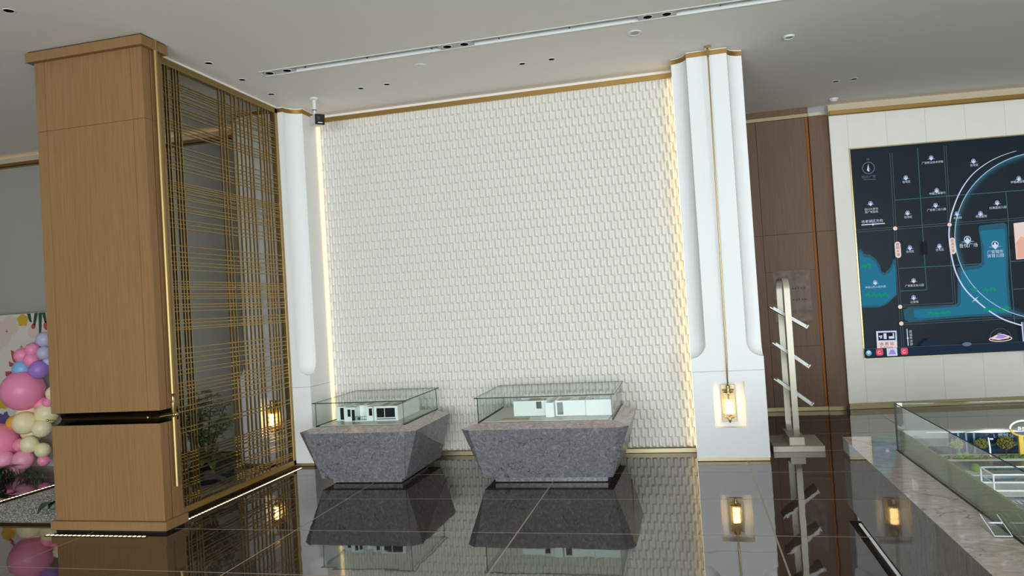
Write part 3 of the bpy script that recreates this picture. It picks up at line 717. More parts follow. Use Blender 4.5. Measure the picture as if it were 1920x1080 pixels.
BAL = [('lav', -7.275, 7.02, 1.525, .089, 'lavender balloon at the top of the balloon garland'), ('lav', -7.40, 7.12, 1.476, .075, 'lavender balloon tucked behind the top one of the garland'),
 ('lav', -7.475, 7.08, 1.43, .075, 'small lavender balloon behind the upper left pink balloon'), ('lav', -7.235, 6.97, 1.369, .078, 'lavender balloon beside the wood pier, right of the pink trio'),
 ('pink', -7.376, 6.95, 1.418, .078, 'small pink balloon, topmost of the pink trio'), ('pink', -7.523, 6.95, 1.357, .086, 'small pink balloon, leftmost of the pink trio'),
 ('pink', -7.371, 6.93, 1.30, .085, 'small pink balloon, lowest of the pink trio'), ('blue', -7.506, 6.93, 1.20, .106, 'sky blue balloon above the upper large pink balloon'),
 ('purple', -7.275, 6.93, 1.185, .106, 'violet balloon right of the blue balloon'), ('green', -7.66, 7.08, 1.076, .099, 'pale yellow-green balloon behind the upper large pink balloon'),
 ('pink', -7.482, 6.90, .957, .229, 'large pink balloon in the middle of the garland'), ('yel', -7.527, 7.0, .698, .133, 'cream balloon just below the upper large pink balloon'),
 ('yel', -7.435, 6.86, .591, .13, 'cream balloon at the front of the cream cluster'), ('yel', -7.48, 7.0, .474, .126, 'cream balloon below the front cream balloon'),
 ('yel', -7.25, 6.98, .673, .123, 'cream balloon beside the pier at the top of the cream cluster'), ('yel', -7.244, 6.9, .519, .103, 'cream balloon beside the pier below the bronze band'),
 ('yel', -7.352, 6.83, .349, .097, 'pale cream balloon low in the cluster, above the pink ones'), ('yel', -7.226, 6.88, .273, .083, 'cream balloon at the lower right of the cream cluster'),
 ('orange', -7.663, 6.93, .584, .082, 'orange balloon left of the cream cluster'), ('pink', -7.814, 6.86, .369, .222, 'large pink balloon at the lower left of the garland'),
 ('pink', -7.334, 6.99, .786, .083, 'small pink balloon right below the upper large pink balloon'), ('pink', -7.518, 6.86, .339, .074, 'small pink balloon right of the lower large pink balloon'),
 ('soft', -7.656, 6.78, .186, .113, 'soft pink balloon under the lower large pink balloon'), ('soft', -7.414, 6.80, .183, .112, 'soft pink balloon under the pale cream balloon'),
 ('soft', -7.753, 6.90, .10, .098, 'soft pink balloon lowest on the left'), ('soft', -7.556, 6.86, .092, .09, 'soft pink balloon lowest in the middle'),
 ('pink', -7.24, 6.9, .15, .066, 'small pink balloon at the foot beside the wood pier'), ('lav', -7.22, 7.0, 1.265, .055, 'small lavender balloon above the violet balloon'), ('pink', -7.195, 6.95, .80, .055, 'small pink balloon half hidden by the pier, right of the large pink balloon'),
 ('yel', -7.15, 7.0, .90, .09, 'cream balloon half hidden by the pier, beside the large pink balloon')]
for c, x, y, z, r, lab in BAL:
    t = thing('balloon', (x, y, max(0, z - r)), lab, 'balloon', 'balloon garland')
    mb = MB(); mb.sphere((x, y, z), r, 20, 14)
    sg = 1 if rnd.random() < .5 else -1
    body = mb.build('skin', BM[c], t, smooth=True)
    kx = x + sg * r * .93; 
    MB().lathe((kx, y + r * .3, z), [(.004, 0), (.008, sg * .012), (.010, sg * .02)], 8, 'x').build('knot', BM[c], t, smooth=True)

# ------------------------------------------------------------------ faceted stone display plinths with glass cases
def plinth(xl, xr, yf, yb, lab, glass_lab):
    t = thing('display_plinth', ((xl + xr) / 2, (yf + yb) / 2, 0), lab, 'plinth')
    zt, c = .512, .085
    top = [(xl + c, yf), (xr - c, yf), (xr, yf + c * .9), (xr, yb - c), (xr - c, yb), (xl + c, yb), (xl, yb - c), (xl, yf + c * .9)]
    ins = .185
    zb = .055
    bot = [(xl + ins - .03, yf + .17), (xr - ins + .01, yf + .17), (xr - ins + .012, yf + .19), (xr - .14, yb - .06), (xr - .20, yb - .03), (xl + .20, yb - .03), (xl + .14, yb - .06), (xl + ins - .032, yf + .19)]
    mb = MB()
    T = mb.verts([(a, b, zt) for a, b in top]); B = mb.verts([(a, b, zb) for a, b in bot])
    # side folds: a diagonal crease splits each flank into an upper and a lower facet
    DR = mb.bm.verts.new((xr - .09, yb - .09, .185)); DL = mb.bm.verts.new((xl + .09, yb - .09, .185))
    mb.face([T[0], T[1], B[1], B[0]])
    mb.face([T[1], T[2], B[2], B[1]])
    mb.face([T[2], T[3], DR]); mb.face([T[2], DR, B[3], B[2]])
    mb.face([T[3], T[4], B[4], DR]); mb.face([DR, B[4], B[3]])
    mb.face([T[4], T[5], B[5], B[4]])
    mb.face([T[5], T[6], DL, B[5]]); mb.face([DL, B[6], B[5]])
    mb.face([T[6], T[7], DL]); mb.face([T[7], B[7], B[6], DL])
    mb.face([T[7], T[0], B[0], B[7]])
    mb.face(B); 
    mb.face(list(reversed(T)))
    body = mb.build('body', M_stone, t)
    # raised bevelled rim
    mb = MB(); k = .13
    inn = [(xl + k + .02, yf + k), (xr - k - .02, yf + k), (xr - k, yf + k + .02), (xr - k, yb - k - .01), (xr - k - .01, yb - k), (xl + k + .01, yb - k), (xl + k, yb - k - .01), (xl + k, yf + k + .02)]
    R0 = mb.verts([(a, b, zt) for a, b in top]); R1 = mb.verts([(a, b, .552) for a, b in inn])
    for i in range(8): mb.face([R0[i], R0[(i + 1) % 8], R1[(i + 1) % 8], R1[i]])
    mb.face(R1); mb.face(list(reversed(R0)))
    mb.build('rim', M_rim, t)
    # thin gilt crease along the flank fold
    MB().tube([(xr - .012, yf + .12, .500), (xr - .088, yb - .092, .187)], .006, 6).build('gilt_crease', M_champ, body)
    MB().box(xl + .245, xr - .225, yf + .222, yb - .22, .008, zb).build('foot', M_stone, t)
    MB().box(xl + .26, xr - .24, yf + .24, yb - .24, 0, .008).build('foot_gap', M_black, t)
    # glass case
    gx0, gx1, gy0, gy1 = xl + k + .01, xr - k - .01, yf + k + .01, yb - k + .06
    z0, z1 = .552, .770
    g = thing('glass_case', ((gx0 + gx1) / 2, (gy0 + gy1) / 2, z0), glass_lab, 'glass case')
    th = .006
    def pane(name, a, b, c_, d, e, f, big):
        q = MB().box(a, b, c_, d, e, f)
        q.bm.normal_update()
        for fc in q.bm.faces:
            fc.material_index = 0 if abs(fc.normal[big]) > .5 else 1
        return q.build(name, [M_glass, M_gedge], g, recalc=False)
    pane('front_pane', gx0, gx1, gy0, gy0 + th, z0, z1, 1)
    pane('back_pane', gx0, gx1, gy1 - th, gy1, z0, z1, 1)
    pane('side_pane', gx0, gx0 + th, gy0 + th, gy1 - th, z0, z1, 0)
    pane('side_pane', gx1 - th, gx1, gy0 + th, gy1 - th, z0, z1, 0)
    pane('top_pane', gx0 - .025, gx1 + .025, gy0 - .012, gy1 + .01, z1, z1 + .008, 2)
    # black gasket line along the base
    MB().box(gx0 - .004, gx0, gy0, gy1, z0, z0 + .008).build('gasket', M_gedge, g)
    MB().box(gx1, gx1 + .004, gy0, gy1, z0, z0 + .008).build('gasket', M_gedge, g)
    return gx0, gx1, gy0, gy1
A = plinth(-3.63, -2.46, 6.195, 7.335, 'narrower faceted grey marble plinth nearest the lattice screen', 'glass case on the narrower plinth, holding the model with balcony')
Bq = plinth(-2.03, -.545, 6.195, 7.335, 'wider faceted grey marble plinth in front of the relief wall', 'glass case on the wider plinth, holding the plain white model')

M_mglass = mat('model_tinted_pane', (0.05, 0.06, 0.06), 0.08)
def model_block(par, x0, x1, y0, y1, z0, z1, wins=()):
    """white wall block with recessed windows on its front"""
    w_ = MB(); xs = sorted(wins)
    # front made of strips around the openings
    cur = x0; d = .012
    for (a, b, c, e) in xs:
        w_.box(cur, a, y0, y0 + d, z0, z1)
        if c > z0 + 1e-4: w_.box(a, b, y0, y0 + d, z0, c)
        w_.box(a, b, y0, y0 + d, e, z1)
        cur = b
    w_.box(cur, x1, y0, y0 + d, z0, z1)
    w_.box(x0, x0 + d, y0 + d, y1, z0, z1).box(x1 - d, x1, y0 + d, y1, z0, z1).box(x0 + d, x1 - d, y1 - d, y1, z0, z1)
    o = w_.build('wall', M_model, par)
    for (a, b, c, e) in xs: MB().box(a, b, y0 + .007, y0 + .011, c, e).build('window', M_modwin, o)
    return o
zb, zt = .562, .700
t = thing('apartment_model', (-3.0, 6.8, .552), 'white apartment model with dark windows and a tiny balcony in the left glass case', 'scale model')
MB().box(-3.46, -2.63, 6.36, 7.19, .553, .562).build('baseboard', M_modfloor, t)
model_block(t, -3.41, -3.31, 6.60, 7.10, zb, zt, [(-3.37, -3.33, zb + .01, zt - .012)])
model_block(t, -3.305, -3.185, 6.55, 7.10, zb, zt - .004, [(-3.268, -3.235, zb + .045, zt - .022), (-3.225, -3.19, zb + .004, zt - .026)])
model_block(t, -3.18, -3.075, 6.64, 7.10, zb, zt, [(-3.108, -3.08, zb + .004, zt - .02)])
model_block(t, -3.07, -3.0, 6.55, 7.10, zb, zt - .004, [(-3.045, -3.008, zb + .05, zt - .018)])
o = model_block(t, -2.99, -2.745, 6.55, 7.12, zb, zt, [(-2.965, -2.885, zb + .03, zt - .018), (-2.88, -2.775, zb + .03, zt - .018)])
MB().box(-2.965, -2.77, 6.548, 6.556, zb + .012, zb + .02).build('window_rail', M_modwin, o)
MB().box(-2.93, -2.88, 6.566, 6.58, zb + .03, zt - .03).build('interior_panel', M_modwood, o)
sl = MB().box(-3.19, -3.06, 6.54, 6.64, zb, zb + .008).build('balcony_slab', M_model, t)
for k in range(7): MB().box(-3.185 + k * .019, -3.183 + k * .019, 6.543, 6.545, zb + .008, zb + .045).build('railing_post', M_modwin, sl)
MB().box(-3.187, -3.066, 6.542, 6.546, zb + .045, zb + .048).build('handrail', M_modwin, sl)
MB().sphere((-3.16, 6.57, zb + .022), .014, 8, 6).build('potted_plant', M_leafd, t)
mb = MB()
for (a, b, c, d) in ((-3.40, -3.0, 6.75, 6.758), (-3.40, -2.76, 6.95, 6.958), (-3.25, -3.242, 6.6, 7.1), (-3.05, -3.042, 6.6, 7.1), (-2.90, -2.892, 6.6, 7.1)): mb.box(a, b, c, d, zb, zt - .008)
mb.build('partition_walls', M_model, t)
for a, b, c, d in ((-3.30, -3.1, 6.78, 6.86), (-2.97, -2.9, 6.7, 6.85), (-2.86, -2.8, 6.75, 6.9)): MB().box(a, b, c, d, zt - .02, zt - .006).build('furniture', M_modwood, t)

t = thing('house_model', (-1.3, 6.8, .552), 'plain white house model with two small windows in the right glass case', 'scale model')
MB().box(-1.86, -.72, 6.36, 7.19, .553, .560).build('baseboard', M_modfloor, t)
MB().box(-1.70, -1.45, 6.38, 6.50, .5601, .566).build('paving_strip', M_modwood, t)
model_block(t, -1.62, -1.305, 6.60, 7.08, zb, zt, [(-1.405, -1.355, zb + .065, zt - .008)])
model_block(t, -1.30, -1.225, 6.50, 7.05, zb, zt - .008)
model_block(t, -1.22, -.945, 6.56, 7.08, zb, zt, [(-1.205, -1.15, zb + .012, zt - .014)])
o = model_block(t, -.94, -.705, 6.54, 7.06, zb, zt + .002)
MB().box(-.925, -.875, 6.545, 6.60, zt + .003, zt + .012).build('roof_hatch', M_modwin, t)
mb = MB()
for (a, b, c, d) in ((-1.6, -1.31, 6.85, 6.858), (-1.2, -.72, 6.8, 6.808), (-1.1, -1.092, 6.6, 7.05), (-.85, -.842, 6.6, 7.0)): mb.box(a, b, c, d, zb, zt - .006)
mb.build('partition_walls', M_model, t)
for a, b, c, d in ((-1.5, -1.35, 6.7, 6.8), (-1.2, -1.1, 6.64, 6.76), (-1.02, -.97, 6.65, 6.78)): MB().box(a, b, c, d, zt - .02, zt - .004).build('furniture', M_modwood, t)

# ------------------------------------------------------------------ passage wall in brown veneer
YP = 10.0
pw = MB().box(.4, 1.665, YP + .014, YP + .12, 0, H_CEIL).build('wall_passage', M_black); tag(pw, 'brown veneered wall behind the brochure stand', 'wall', kind='structure')
def panel(x0, x1, z0, z1, par, y=YP, m=M_wood2):
    g = .0025
    return MB().box(x0 + g, x1 - g, y, y + .014, z0 + g, z1 - g).build('panel', m, par)
for x0, x1, zz in ((.4, 1.015, (.055, 2.28, 3.76)), (1.015, 1.625, (.055, .83, 1.80, 2.28, 3.76))):
    for a, b in zip(zz, zz[1:]): panel(x0, x1, a, b, pw)
M_reveal = mat('orange_glow_reveal', (0.36, 0.13, 0.035), 0.75, spec=.1)  # orange glow of the groove painted into the strip's colour
MB().box(1.627, 1.655, YP + .006, YP + .02, .055, 3.76).build('reveal_strip', M_reveal, pw)
tag(MB().box(.4, 1.66, YP - .02, YP + .0, 3.76, 3.80).build('trim_4', M_base), 'pale gold trim along the top of the brown wall', 'trim', kind='structure')
tag(MB().box(.4, 1.66, YP + .001, YP + .0135, 3.81, H_CEIL).build('trim_6', M_wood2), 'narrow brown fillet between the brown wall and the ceiling', 'trim', kind='structure')
o = MB().box(.4, 1.66, YP + .004, YP + .012, 3.80, 3.806).build('cove_light', emat('cove_led_dim', (1, .74, .42), 1.2)); tag(o, 'faint warm cove light over the brown wall', 'light strip')
tag(MB().box(.4, 1.66, YP - .012, YP, 0.004, .055).build('baseboard_passage', M_base), 'pale gold baseboard of the brown wall', 'baseboard', kind='structure')
tag(MB().box(.45, .62, 7.66, 10.0, 0, H_CEIL).build('wall_passage_side', M_wood2), 'side wall of the passage behind the right column', 'wall', kind='structure')
# rounded post
def rpost(r, n=8): 
    x0, x1, y0, y1 = 1.662, 1.911, YP - .03, YP + .10
    return [(x0, y1), (x0, y0)] + [(x1 - r + r * math.sin(a), y0 + r - r * math.cos(a)) for a in [math.pi / 2 * k / n for k in range(n + 1)]] + [(x1, y1)]
t = thing('rounded_post', (1.79, YP, 0), 'brown veneered post with rounded edge left of the map screen wall', 'post')
MB().prism(rpost(.12), .055, 2.277).build('lower_veneer', M_wood2, t, smooth=True, angle=50)
MB().prism(rpost(.12), 2.283, 3.76).build('upper_veneer', M_wood2, t, smooth=True, angle=50)
MB().prism([(a * 1 + (0 if a < 1.7 else -.004), b + .004) for a, b in rpost(.12)], 2.277, 2.283).build('shadow_joint', M_black, t)
MB().prism([(a + (.003 if a > 1.7 else 0), b - .003) for a, b in rpost(.12)], 3.76, 3.80).build('gold_band', M_champ, t, smooth=True, angle=50)
MB().prism([(a + (.003 if a > 1.7 else 0), b - .003) for a, b in rpost(.12)], .004, .055).build('gold_foot', M_base, t, smooth=True, angle=50)
# notice sheet
t = thing('notice_sheet', (1.325, YP, 1.15), 'translucent printed notice sheet taped to the brown wall behind the brochure stand', 'notice')
M_notice = mat('notice_film', (0.30, 0.245, 0.205), 0.6, spec=.1)
noise_col(M_notice, (0.185, 0.135, 0.102), (0.265, 0.205, 0.165), 12, detail=6)
MB().box(1.10, 1.55, YP - .004, YP - .0005, 1.15, 1.806).build('film', M_notice, t)
M_ink = mat('notice_ink', (0.06, 0.05, 0.045), 0.6)
for z in (1.575, 1.43):
    for k in range(5): MB().box(1.325 + k * .035, 1.343 + k * .035, YP - .0055, YP - .004, z - .01, z + .01).build('printed_word', M_ink, t)
M_ink2 = mat('notice_box_ink', (0.20, 0.165, 0.14), 0.6)
for x in (1.15, 1.26, 1.365, 1.46):
    q = MB()
    for a, b, c, d in ((x, x + .07, 1.548, 1.550), (x, x + .07, 1.49, 1.492), (x, x + .002, 1.49, 1.55), (x + .068, x + .07, 1.49, 1.55)): q.box(a, b, YP - .0055, YP - .004, c, d)
    q.build('printed_box', M_ink2, t)
    MB().box(x + .02, x + .045, YP - .0055, YP - .004, 1.51, 1.532).build('printed_icon', M_ink2, t)
for k in range(8): MB().box(1.38 + .02 * (k % 4), 1.394 + .02 * (k % 4), YP - .0055, YP - .004, 1.345 + .025 * (k // 4), 1.36 + .025 * (k // 4)).build('printed_mark', M_ink2, t)

# ------------------------------------------------------------------ map screen wall, turned 6.5 degrees
ANG = math.radians(6.5); P0 = Vector((1.913, 10.03, 0))
wr = MB().box(0, 7.0, .003, .16, 0, H_CEIL).build('wall_back_right', M_joint, local=True)
wr.location = P0; wr.rotation_euler = (0, 0, ANG)
tag(wr, 'cream stone panelled wall around the large map screen', 'wall', kind='structure')
SX0, SX1, SZ0, SZ1 = .23, 4.05, .64, 3.295
def wpanel(a, b, c, d):
    g = .0018
    return MB().box(a + g, b - g, 0, .003, c + g, d - g).build('panel', M_cream, wr, local=True)
wpanel(0, .222, .075, 3.745)
xs = [.222 + .4675 * k for k in range(9)]
for a, b in zip(xs, xs[1:]):
    wpanel(a, b, SZ1 + .012, 3.745); wpanel(a, b, .075, SZ0 - .012)
for a, b in zip([4.07 + .4675 * k for k in range(6)], [4.07 + .4675 * k for k in range(1, 7)]): wpanel(a, b, .075, 3.745)
def wstruct(name, m, boxes, lab, cat):
    q = MB()
    for b in boxes: q.box(*b)
    o = q.build(name, m, local=True); o.location = P0; o.rotation_euler = (0, 0, ANG); tag(o, lab, cat, kind='structure'); return o
wstruct('trim_5', M_trim, [(0, 7, -.055, -.04, 3.745, 3.80), (0, 7, -.055, .015, 3.745, 3.75)], 'gold trim along the top of the map screen wall', 'trim')
wstruct('baseboard_back_right', M_base, [(0, 7, -.02, .012, .004, .075)], 'gold baseboard of the map screen wall', 'baseboard')
o = MB().box(.02, 7, -.035, -.005, 3.752, 3.758).build('cove_light', M_top_led, local=True); o.location = P0; o.rotation_euler = (0, 0, ANG); tag(o, 'warm cove light strip behind the gold trim over the map screen', 'light strip')

# display
ds = thing('map_screen', P0 + Vector((math.cos(ANG) * 2.1, math.sin(ANG) * 2.1, .63)), 'large dark video screen showing a city district map on the cream wall', 'screen', rz=ANG)
OX, OZ = 2.1, .63
def L2(p, y=0.0): return (p[0] - OX, y, p[1] - OZ)
def dsp(name, m, boxes):
    q = MB()
    for a, b, c, d, e, f in boxes: q.box(a - OX, b - OX, c, d, e - OZ, f - OZ)
    return q.build(name, m, ds, local=True)
M_frame = mat('screen_gold_frame', (0.66, 0.52, 0.30), 0.25, 1.0)
for bx in ((SX0 - .016, SX1 + .016, -.012, .002, SZ1, SZ1 + .014), (SX0 - .016, SX1 + .016, -.012, .002, SZ0 - .014, SZ0), (SX0 - .016, SX0, -.012, .002, SZ0, SZ1), (SX1, SX1 + .016, -.012, .002, SZ0, SZ1)): dsp('frame_bar', M_frame, [bx])
M_scr = mat('screen_dark', (0.003, 0.004, 0.005), 0.3, spec=.15, emit=(0.0075, 0.0155, 0.022), estr=1.0)
dsp('panel_face', M_scr, [(SX0, SX1, -.002, .002, SZ0, SZ1)])
E_w = emat('screen_white', (0.62, 0.72, 0.95), 0.95)
E_wd = emat('screen_grey_line', (0.13, 0.18, 0.24), 0.6)
E_teal = emat('screen_teal_line', (0.06, 0.18, 0.24), 0.75)
E_lake = emat('screen_lake', (0.022, 0.17, 0.28), 1.0)
E_lake2 = emat('screen_lake_rim', (0.03, 0.105, 0.16), 1.0)
E_pink = emat('screen_pink', (0.85, 0.66, 0.62), 0.95)
E_peach = emat('screen_peach', (0.80, 0.45, 0.33), 0.95)
E_txt = emat('screen_text', (0.60, 0.70, 0.84), 0.95)
E_dim = emat('screen_text_dim', (0.15, 0.21, 0.28), 0.8)
E_ink = emat('screen_ink', (0.02, 0.02, 0.03), 1.0)
E_tree = emat('screen_tree', (0.01, 0.27, 0.15), 1.0)
E_red = emat('screen_red', (0.72, 0.08, 0.13), 1.0)
E_glow = emat('screen_glow', (0.20, 0.33, 0.55), 0.8)
E_task = emat('screen_taskbar', (0.016, 0.03, 0.05), 1.0)
E_pur = emat('screen_purple', (0.35, 0.30, 0.75), 0.9)
E_blue = emat('screen_blue', (0.12, 0.33, 0.50), 1.0)
ly = [-.0030]
def layer(d=.00025): ly[0] -= d; return ly[0]
def sheet(name, pts, m, y=None):
    y = layer() if y is None else y
    q = MB(); q.prism([(a - OX, b - OZ) for a, b in pts], y - .0002, y, 'y'); return q.build(name, m, ds, local=True)
def polyline(name, pts, wd, m, y=None, off=0.0, closed=False):
    y = layer() if y is None else y
    P = [Vector((a - OX, b - OZ)) for a, b in pts]; q = MB(); L_, R_ = [], []
    for i, p in enumerate(P):
        a = P[max(i - 1, 0)]; b = P[min(i + 1, len(P) - 1)]; d1 = (p - a).normalized() if i else (b - p).normalized(); d2 = (b - p).normalized() if i < len(P) - 1 else d1
        n = Vector((-(d1 + d2).y, (d1 + d2).x)); n = n.normalized() if n.length > 1e-6 else Vector((-d1.y, d1.x)); k = 1 / max(.4, n.dot(Vector((-d1.y, d1.x))))
        ww = wd[i] if isinstance(wd, list) else wd
        c = p + n * off * k
        L_.append((c + n * ww / 2 * k)); R_.append((c - n * ww / 2 * k))
    A_ = q.verts([(v.x, y, v.y) for v in L_]); B_ = q.verts([(v.x, y, v.y) for v in R_])
    for i in range(len(P) - 1): q.face([A_[i], B_[i], B_[i + 1], A_[i + 1]])
    return q.build(name, m, ds, local=True)
def smooth_pts(pts, n=5):
    out = []
    for i in range(len(pts) - 1):
        p0, p1, p2, p3 = [Vector(pts[max(0, min(len(pts) - 1, i + k))]) for k in (-1, 0, 1, 2)]
        for j in range(n):
            t_ = j / n; out.append(tuple(.5 * ((2 * p1) + (p2 - p0) * t_ + (2 * p0 - 5 * p1 + 4 * p2 - p3) * t_ ** 2 + (-p0 + 3 * p1 - 3 * p2 + p3) * t_ ** 3)))
    return out + [pts[-1]]
def disc(c, r, n=20, sx=1): return [(c[0] + r * sx * math.cos(2 * math.pi * k / n), c[1] + r * math.sin(2 * math.pi * k / n)) for k in range(n)]
MAP_DOUBLE = [[(0.719, 3.212), (0.702, 2.252), (0.692, 1.874), (0.692, 1.262), (0.691, 0.764)], [(1.364, 3.245), (1.347, 2.251), (1.343, 1.805), (1.335, 1.258), (0.719, 1.269)], [(0.244, 2.253), (2.221, 2.262), (2.466, 2.262)], [(0.711, 1.05), (2.134, 1.05), (2.436, 1.049)]]
MAP_TEAL = [[(1.04, 3.244), (1.031, 2.614), (1.025, 2.061), (1.025, 1.455), (0.709, 1.459)], [(0.719, 2.609), (1.031, 2.611), (2.247, 2.614), (2.492, 2.613)], [(2.033, 2.601), (2.035, 2.239), (2.023, 1.982), (2.018, 0.977)], [(0.714, 1.747), (1.369, 1.739), (1.692, 1.737)], [(2.028, 1.742), (2.184, 1.742), (2.412, 1.741)], [(2.033, 1.398), (2.159, 1.398), (2.387, 1.396)]]
MAP_DOTS = [(0.702, 2.252), (1.347, 2.251), (0.692, 1.262), (0.691, 1.052)]
MAP_PINS = [(1.189, 3.111), (1.681, 3.027), (0.871, 2.885), (1.224, 2.696), (0.426, 2.594), (0.859, 2.44), (1.197, 2.511), (1.439, 2.385), (1.713, 2.367), (1.915, 2.485), (2.185, 2.766), (0.854, 2.001), (1.203, 1.996), (0.41, 1.592), (0.868, 1.586), (0.853, 1.374)]
MAP_BIG_PINS = [(1.535, 2.054), (1.85, 1.969)]
MAP_LABELS = [('广安职业技术学院', (1.193, 3.043), 0.253), ('住宅区', (1.679, 2.967), 0.095), ('住宅区', (0.869, 2.825), 0.095), ('中国工商银行', (1.224, 2.651), 0.19), ('四川大学华', (0.427, 2.514), 0.158), ('西广安医院', (0.425, 2.478), 0.158), ('住宅区', (0.858, 2.38), 0.095), ('广安第二幼儿园', (1.198, 2.448), 0.221), ('检察院', (1.439, 2.326), 0.095), ('华冠金街', (1.714, 2.323), 0.133), ('红黄蓝幼儿园', (1.914, 2.418), 0.196), ('中国建设银行', (2.183, 2.718), 0.196), ('住宅区', (0.85, 1.946), 0.095), ('住宅区', (1.202, 1.944), 0.095), ('吾悦广场', (1.539, 1.972), 0.215), ('广安城市', (1.843, 1.873), 0.183), ('体育公园', (1.843, 1.825), 0.19), ('往老城区方向', (0.424, 2.36), 0.253), ('神龙山巴人石头城', (0.406, 1.53), 0.246), ('广安第五幼儿园', (0.87, 1.518), 0.221), ('公安局', (0.855, 1.312), 0.095)]
MAP_LAKES = [[(0.245, 2.014), (0.277, 2.029), (0.311, 1.957), (0.388, 1.939), (0.446, 1.883), (0.489, 1.798), (0.504, 1.724), (0.541, 1.7), (0.607, 1.758), (0.661, 1.868), (0.683, 1.85), (0.667, 1.413), (0.61, 1.368), (0.545, 1.307), (0.45, 1.272), (0.241, 1.28)], [(1.685, 2.191), (1.702, 2.216), (1.986, 2.228), (2.012, 2.204), (2.013, 2.123), (2.005, 1.828), (1.985, 1.553), (1.988, 1.186), (1.998, 1.074), (1.772, 1.084), (1.473, 1.089), (1.247, 1.083), (0.789, 1.068), (0.733, 1.098), (0.731, 1.222), (0.802, 1.246), (1.106, 1.24), (1.349, 1.246), (1.373, 1.272), (1.404, 1.701), (1.443, 1.721), (1.654, 1.724), (1.69, 1.757), (1.699, 1.941)]]
MAP_LAKE_INNER = [[(0.246, 1.978), (0.274, 1.985), (0.308, 1.917), (0.385, 1.9), (0.436, 1.851), (0.471, 1.764), (0.494, 1.692), (0.547, 1.668), (0.612, 1.717), (0.656, 1.803), (0.67, 1.786), (0.66, 1.421), (0.603, 1.376), (0.538, 1.323), (0.451, 1.291), (0.238, 1.3)], [(1.697, 2.138), (1.718, 2.152), (1.973, 2.151), (1.986, 2.132), (1.978, 1.83), (1.955, 1.555), (1.959, 1.188), (1.96, 1.108), (1.775, 1.116), (1.475, 1.118), (1.249, 1.111), (0.913, 1.098), (0.854, 1.126), (0.853, 1.215), (1.104, 1.216), (1.385, 1.223), (1.41, 1.253), (1.439, 1.661), (1.681, 1.682), (1.721, 1.723), (1.729, 1.939)]]
MAP_TREES = [(0.284, 1.796), (0.34, 1.809), (0.306, 1.432), (0.383, 1.423), (0.444, 1.419), (0.514, 1.422), (1.032, 1.156), (1.1, 1.147), (1.176, 1.152), (1.237, 1.16), (1.557, 1.421), (1.691, 1.409), (1.774, 1.415), (1.681, 1.165), (1.763, 1.16), (1.851, 1.146), (1.92, 1.174)]
MAP_ARC = [(2.19, 3.108), (2.019, 3.063), (1.84, 2.985), (1.656, 2.853), (1.504, 2.658), (1.393, 2.418), (1.35, 2.254), (1.332, 2.094), (1.342, 1.873), (1.382, 1.643), (1.468, 1.443), (1.583, 1.296), (1.71, 1.169), (1.857, 1.054), (1.994, 0.986), (2.126, 0.939), (2.277, 0.91)]
MAP_GLOBE = [(2.433, 3.067), (2.278, 3.048), (2.108, 3.002), (1.928, 2.917), (1.75, 2.779), (1.594, 2.604), (1.487, 2.418), (1.429, 2.221), (1.398, 2.043), (1.397, 1.856), (1.433, 1.653), (1.514, 1.467), (1.627, 1.307), (1.773, 1.178), (1.952, 1.088), (2.133, 1.037), (2.285, 1.015)]
MAP_PINK = [(2.067, 2.211), (2.341, 2.226), (2.322, 1.766), (2.066, 1.763)]
MAP_PILLS = [(0.699, 1.979), (1.345, 1.982)]; MAP_DARK_PILLS = [(1.026, 1.98), (2.03, 1.981)]
MAP_MISC = {'compass': (0.419, 3.035), 'N': (0.421, 3.143), 'city': (0.415, 2.92), 'under': [(0.285, 2.322), (0.567, 2.322)], 'city_under': [(0.346, 2.891), (0.496, 2.886)], 'toll': [(0.367, 0.976), (0.61, 0.97), (0.605, 0.744), (0.364, 0.752)], 'toll_black': [(0.389, 0.955), (0.594, 0.952), (0.59, 0.853), (0.387, 0.858)], 'toll_txt': (0.484, 0.807), 'toll_en': (0.476, 0.766), 'bar': [(0.734, 0.984), (0.735, 0.774)], 'vert': (0.771, 0.872), 'orb': (0.248, 0.707), 'red1': (0.389, 0.712), 'purple': (0.537, 0.707), 'red2': (0.683, 0.707), 'ship': (1.813, 0.822), 'task': [(0.213, 0.76), (2.112, 0.746), (2.413, 0.745)], 'star': (1.583, 1.302), 'box': [(2.07, 0.99), (2.284, 0.99), (2.275, 0.756), (2.073, 0.755)]}
gp = smooth_pts([(2.44 + 1.043 * math.cos(a), 2.04 + 1.032 * math.sin(a)) for a in [2 * math.pi * k / 40 for k in range(41)]], 2)
for k in range(7):
    f = (1 - k / 7) ** 2.6
    polyline('globe_glow', gp, .013, mat('screen_globe_%d' % k, (0.003, 0.004, 0.005), 0.3, spec=.15, emit=(0.0075 + .022 * f, 0.0155 + .085 * f, 0.022 + .14 * f), estr=1.0), off=.010 + k * .013)
for p in MAP_LAKES: sheet('map_lake', p, E_lake2)
for p in MAP_LAKE_INNER: sheet('map_lake', p, E_lake)
for p in (MAP_TEAL[1], MAP_TEAL[4], MAP_TEAL[5], MAP_DOUBLE[2], MAP_DOUBLE[3]): p[-1] = (SX1 - .02, p[-1][1])
for p in MAP_TEAL: polyline('map_road', p, .009, E_teal)
for p in MAP_DOUBLE:
    polyline('map_road', p, .006, E_wd, off=.013); polyline('map_road', p, .006, E_wd, off=-.013)
polyline('globe_rim', gp, .010, emat('screen_globe_rim', (0.33, 0.58, 0.75), .95))
ap = smooth_pts(MAP_ARC)
polyline('orbit_arc', ap, [.004 + .012 * min(1, i / 25) for i in range(len(ap))], E_w)
